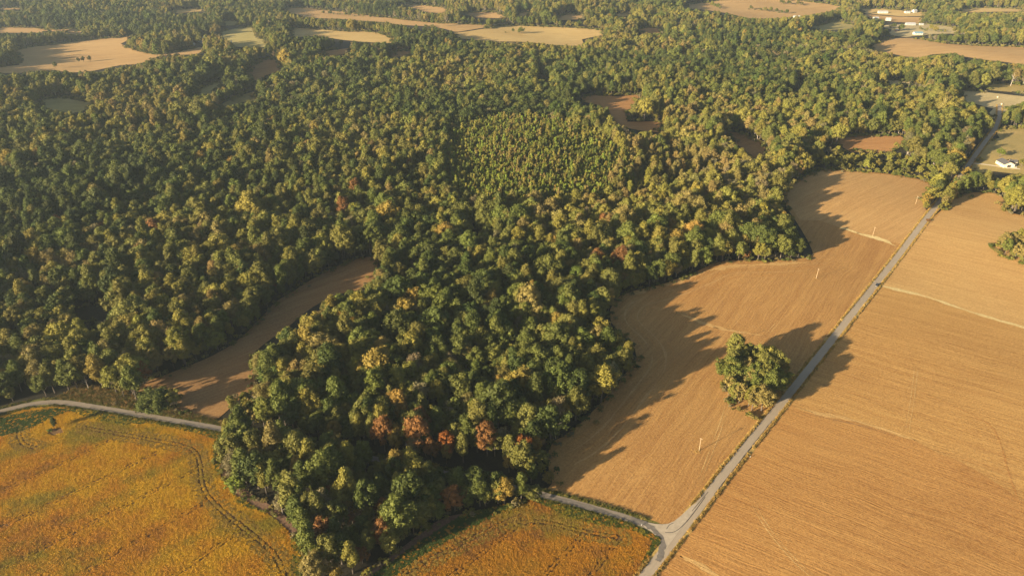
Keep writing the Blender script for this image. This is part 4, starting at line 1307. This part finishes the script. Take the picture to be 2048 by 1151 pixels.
pole(1632, 557, 10.0, "pale utility pole in the stubble field, near the wood corner", 0.3)
pole(1745, 472, 9.8, "pale utility pole beside the pale grass strip in the stubble", 0.2)
pole(1831, 408, 9.2, "utility pole beside the trees where the road leaves the stubble", 0.0, False)
pole(1398, 901, 10.0, "utility pole among dry weeds in the near end of stubble", 0.0)
pole(1462, 690, 10.0, "utility pole behind the roadside clump of trees", 0.0, False)
pole(1111, 876, 9.0, "utility pole in shade at the wood edge beside the stubble", 0.0, False)
pole(1921, 331, 9.5, "utility pole in shade left of the road opposite the drive", 0.0, False)
pole(1939, 308, 9.5, "utility pole in shade left of the road beyond the drive", 0.0, False)
pole(156, 777, 9.0, "utility pole behind the lane bend at far left", 0.3, False)

# roadside markers and the heap of branches
for a, b, l in [(1500, 915, "small white marker post on the right verge near the junction"), (1733, 609, "small white marker post on the right verge below the car"), (1283, 1051, "small white marker on the lane edge by the junction")]:
    x, y, z = P(a, b)
    e = empty("marker_post", (x, y, z), R(50))
    MB().tube([(0, 0, -0.2), (0, 0, 0.9)], [0.05, 0.05], 6).build("post", M['polewood'], e)
    MB().box(-0.32, 0.32, -0.14, 0.14, 0.9, 1.3).build("box", M['white'], e)
    tag(e, l, "marker post")
x, y, z = P(1390, 904)
b = MB(); r = random.Random(4)
for k in range(20):
    a = r.uniform(0, 6.28); d = r.uniform(0, 2.0); q = r.uniform(0, 6.28); l = r.uniform(0.6, 2.2)
    p = (d * math.cos(a) * 1.6, d * math.sin(a), r.uniform(0.05, 0.7))
    b.tube([p, (p[0] + l * math.cos(q), p[1] + l * math.sin(q), p[2] + r.uniform(-.2, .5))], [0.06, 0.03], 4)
h = b.build("branch_heap", M['verge']); h.location = (x, y, z)
tag(h, "heap of pale dry branches at the pole foot in the stubble", "branch heap")


# ------------------------------------------------------------------ car
def car(px_, py_, rz, label):
    x, y, z = P(px_, py_)
    e = empty("parked_car", (x, y, z + float(lift(x, y, 2.1))), rz)
    # body: side profile swept across the width (x forward)
    prof = [(-2.25, .35), (-2.3, .85), (-2.1, 1.05), (-1.95, 1.55), (-1.6, 1.68), (0.2, 1.66), (0.95, 1.08), (2.05, .95), (2.28, .7), (2.25, .35)]
    n = len(prof)
    v = []
    for yy, k in ((-0.92, 0), (0.92, 0)):
        for (a, h_) in prof:
            inset = 0.14 if h_ > 1.1 else 0.0
            v.append((a, yy * (1 - inset), h_))
    fcs = [tuple(range(n))[::-1], tuple(range(n, 2 * n))] + [(i, (i + 1) % n, n + (i + 1) % n, n + i) for i in range(n)]
    obj("body", mesh("body", v, fcs, M['carpaint']), e)
    MB().add([(0.30, -.74, 1.60), (0.30, .74, 1.60), (0.93, .80, 1.115), (0.93, -.80, 1.115)], [(0, 1, 2, 3)]).build("windscreen", M['glass'], e).location = (0.012, 0, 0.012)
    MB().add([(-2.08, -.72, 1.10), (-2.08, .72, 1.10), (-1.96, .70, 1.52), (-1.96, -.70, 1.52)], [(0, 1, 2, 3)]).build("rear_window", M['glass'], e).location = (-0.015, 0, 0)
    for s in (-1, 1):
        MB().add([(-1.8, s * .845, 1.14), (0.7, s * .845, 1.14), (0.15, s * .815, 1.58), (-1.65, s * .815, 1.58)], [(0, 1, 2, 3)]).build("side_window", M['glass'], e)
        MB().box(2.2, 2.3, s * .62 - .16, s * .62 + .16, .68, .82).build("headlight", M['chrome'], e)
        MB().box(-2.33, -2.24, s * .7 - .12, s * .7 + .12, .8, 1.0).build("tail_light", M['roof_red'], e)
        for a in (-1.4, 1.4):
            w = MB().tube([(a, s * .72, .36), (a, s * .95, .36)], [.36, .36], 14).build("wheel", M['tyre'], e)
            MB().tube([(a, s * .94, .36), (a, s * .965, .36)], [.2, .18], 10).build("rim", M['chrome'], w)
    MB().box(2.24, 2.34, -.85, .85, .36, .55).build("bumper", M['chrome'], e)
    MB().box(-1.5, 0.0, -.5, .5, 1.68, 1.70).build("sunroof", M['glass'], e)
    tag(e, label, "car")


_cx, _cy = at(1754, 571)
car(1753, 572, R(50 + 180), "dark car on the road edge where the pale grass strip meets it")


# ------------------------------------------------------------------ buildings
def building(px_, py_, L, W, hw, hr, wall, roof, label, rz=0.0, name="farm_building", cat="building", nwin=3, chimney=False, door=True):
    x, y, z = P(px_, py_)
    e = empty(name, (x, y, z + float(lift(x, y, 1.2))), rz)
    a, b = L / 2, W / 2
    v = [(-a, -b, -1), (a, -b, -1), (a, b, -1), (-a, b, -1), (-a, -b, hw), (a, -b, hw), (a, b, hw), (-a, b, hw), (-a, 0, hw + hr), (a, 0, hw + hr)]
    fcs = [(0, 1, 5, 4), (1, 2, 6, 9, 5), (2, 3, 7, 6), (3, 0, 4, 8, 7)]
    obj("wall", mesh("wall", v, fcs, M[wall]), e)
    o = 0.45; t = 0.18; k = hr / b
    mb = MB()
    for s in (-1, 1):
        y0, z0 = s * (b + o), hw - o * k
        mb.add([(-a - o, y0, z0), (a + o, y0, z0), (a + o, 0, hw + hr + 0.02), (-a - o, 0, hw + hr + 0.02),
                (-a - o, y0, z0 + t), (a + o, y0, z0 + t), (a + o, 0, hw + hr + t), (-a - o, 0, hw + hr + t)],
               [(0, 3, 2, 1), (4, 5, 6, 7), (0, 1, 5, 4), (1, 2, 6, 5), (3, 0, 4, 7)])
    rf = mb.build("roof", M[roof], e)
    if chimney:
        MB().box(a * 0.4, a * 0.4 + 0.8, -0.4, 0.4, hw + hr * 0.6, hw + hr + 1.0).build("chimney", M['brickwall'], rf)
    for s in (-1, 1):
        for q in range(nwin):
            cx = -a + L * (q + 0.5) / nwin
            w_ = MB().box(cx - .6, cx + .6, s * b - 0.03, s * b + 0.03, hw * 0.4, hw * 0.8).build("window", M['glass'], e)
            MB().box(cx - .72, cx + .72, s * (b + .03) - .02, s * (b + .03) + .02, hw * 0.4 - .12, hw * 0.4 - .01).build("sill", M['white'], w_)
    if door:
        d = MB().box(a - 0.03, a + 0.04, -b * 0.35, b * 0.35, -0.2, hw * 0.85).build("door", M['dark'], e)
        MB().box(a + .04, a + .10, b * .25, b * .25 + .12, 1.0, 1.15).build("handle", M['chrome'], d)
    tag(e, label, cat)
    return e


hx, hy, hz = P(2014, 333)
building(2009, 331, 17.0, 13.0, 3.6, 3.0, 'cream', 'roof_dark', "cream gabled house with dark roof on the lawn beside the road", R(-92), "house", "house", 4, True)
building(2024, 327, 8.0, 7.0, 2.6, 1.8, 'cream', 'roof_dark', "low garage wing with dark roof beside the cream house", R(-4), "garage", "garage", 1)
for (a, b, L, W, hw, hr, wl, rf, rz, lab) in [
    (1765, 27, 34, 14, 4, 3, 'white', 'roof_white', -5, "long white shed in the yellow field at far right"),
    (1814, 27, 18, 12, 4, 2.5, 'white', 'roof_white', 0, "low white farm building left of the white house, far right"),
    (1828, 26, 15, 12, 6, 4, 'white', 'roof_grey', 20, "tall white farmhouse in the yellow field at far right"),
    (1751, 40, 17, 11, 5, 3, 'white', 'roof_white', 10, "white house beside the dark trees above the farm yard"),
    (1776, 42, 17, 12, 5, 3.5, 'white', 'roof_grey', -20, "white house right of its twin above the farm yard"),
    (1755, 56, 15, 10, 4, 3, 'white', 'roof_red', 15, "white house with brown roof among trees left of farm yard"),
    (1793, 63, 10, 8, 3, 2, 'brickwall', 'roof_white', 0, "small building at the foot of trees in the farm yard"),
    (1820, 51, 30, 14, 4, 3, 'greywall', 'roof_grey', -6, "long grey barn at the top of the farm yard"),
    (1842, 51, 13, 8, 3, 2, 'white', 'roof_white', 0, "small white shed right of the long grey barn"),
    (1835, 70, 26, 14, 4.5, 3, 'white', 'roof_blue', 0, "white barn with blue roof in the farm yard"),
    (412, 81, 14, 11, 5, 4, 'white', 'roof_grey', 30, "white farmhouse among trees in far left"),
    (405, 86, 18, 9, 3.5, 2, 'greywall', 'roof_grey', 5, "grey open shed before the far left farmhouse"),
    (386, 91, 12, 8, 3, 2, 'greywall', 'roof_grey', 0, "small grey roofed shed at the field edge, far left"),
    (424, 83, 10, 8, 3, 2, 'greywall', 'roof_white', 10, "small pale shed right of the far left farmhouse"),
    (461, 87, 8, 6, 3, 2, 'white', 'roof_white', 0, "tiny white shed at the edge of the far hay meadow"),
    (836, 73, 15, 11, 4.5, 3, 'white', 'roof_white', -10, "bright white house below the long brown far field"),
    (821, 71, 15, 9, 3.5, 2.5, 'greywall', 'roof_grey', 0, "grey roofed shed left of the bright white house"),
    (1250, 60, 20, 11, 4, 2.5, 'greywall', 'roof_white', 5, "pale roofed long house beside the small red field"),
    (1259, 109, 13, 10, 5, 3.5, 'white', 'roof_white', 25, "white house at the left end of the far farm lane"),
    (1276, 107, 9, 7, 3, 2, 'white', 'roof_grey', 0, "small shed between trees on the far farm lane"),
    (1351, 67, 12, 9, 4, 3, 'white', 'roof_white', 10, "left white house of the hamlet right of small red field"),
    (1358, 58, 11, 8, 4, 2.5, 'white', 'roof_white', 0, "uppermost white house of the hamlet in the trees"),
    (1361, 68, 9, 8, 3, 2, 'white', 'roof_grey', -10, "small shed beside the left white house of the hamlet"),
    (1372, 73, 9, 7, 3.5, 2.5, 'brickwall', 'roof_white', 0, "small brick building in the middle of the hamlet"),
    (1389, 71, 13, 8, 3.5, 2.5, 'white', 'roof_white', 10, "rightmost white house of the hamlet"),
    (1593, 36, 22, 10, 3.5, 2.5, 'white', 'roof_white', 0, "white shed below the broad brown field at top right"),
]:
    nm = "house" if "house" in lab.split("in the")[0] else ("barn" if "barn" in lab else "shed")
    building(a, b, L * 0.78, W * 0.8, hw * 0.9, hr * 0.9, wl, rf, lab, R(rz), nm, nm, 3)

# hay bales on the pale pasture
for a, b, l in [(1995, 196, "upper pale round bale on the pasture beside the pond"), (2003, 210, "lower pale round bale on the pasture near the road")]:
    x, y, z = P(a, b)
    e = empty("hay_bale", (x, y, z + float(lift(x, y, 1.0))), R(20))
    MB().tube([(0, -1.0, 1.0), (0, -.9, 1.0), (0, .9, 1.0), (0, 1.0, 1.0)], [0.92, 1.02, 1.02, 0.92], 16).build("straw_roll", M['bale'], e)
    for q in (-.55, 0, .55):
        MB().tube([(0, q - .04, 1.0), (0, q + .04, 1.0)], [1.035, 1.035], 16).build("twine", M['white'], e)
    tag(e, l, "hay bale")

# ------------------------------------------------------------------ haze
hb = MB().box(-7500, 7500, -2600, 8600, -40, 318)
hz_ = hb.build("haze", None)
hm = bpy.data.materials.new("haze_air"); hm.use_nodes = True
hn = hm.node_tree; hn.nodes.clear()
ho = hn.nodes.new("ShaderNodeOutputMaterial"); pv = hn.nodes.new("ShaderNodeVolumePrincipled")
pv.inputs["Color"].default_value = (0.74, 0.89, 1.0, 1)
pv.inputs["Density"].default_value = 0.000050
pv.inputs["Anisotropy"].default_value = 0.2
hn.links.new(pv.outputs[0], ho.inputs["Volume"])
hz_.data.materials.clear(); hz_.data.materials.append(hm)
tag(hz_, "thin blue autumn haze over the far woods", "haze", None, "stuff")
print("trees in woodland:", len(A[0]), "undergrowth", len(ex))
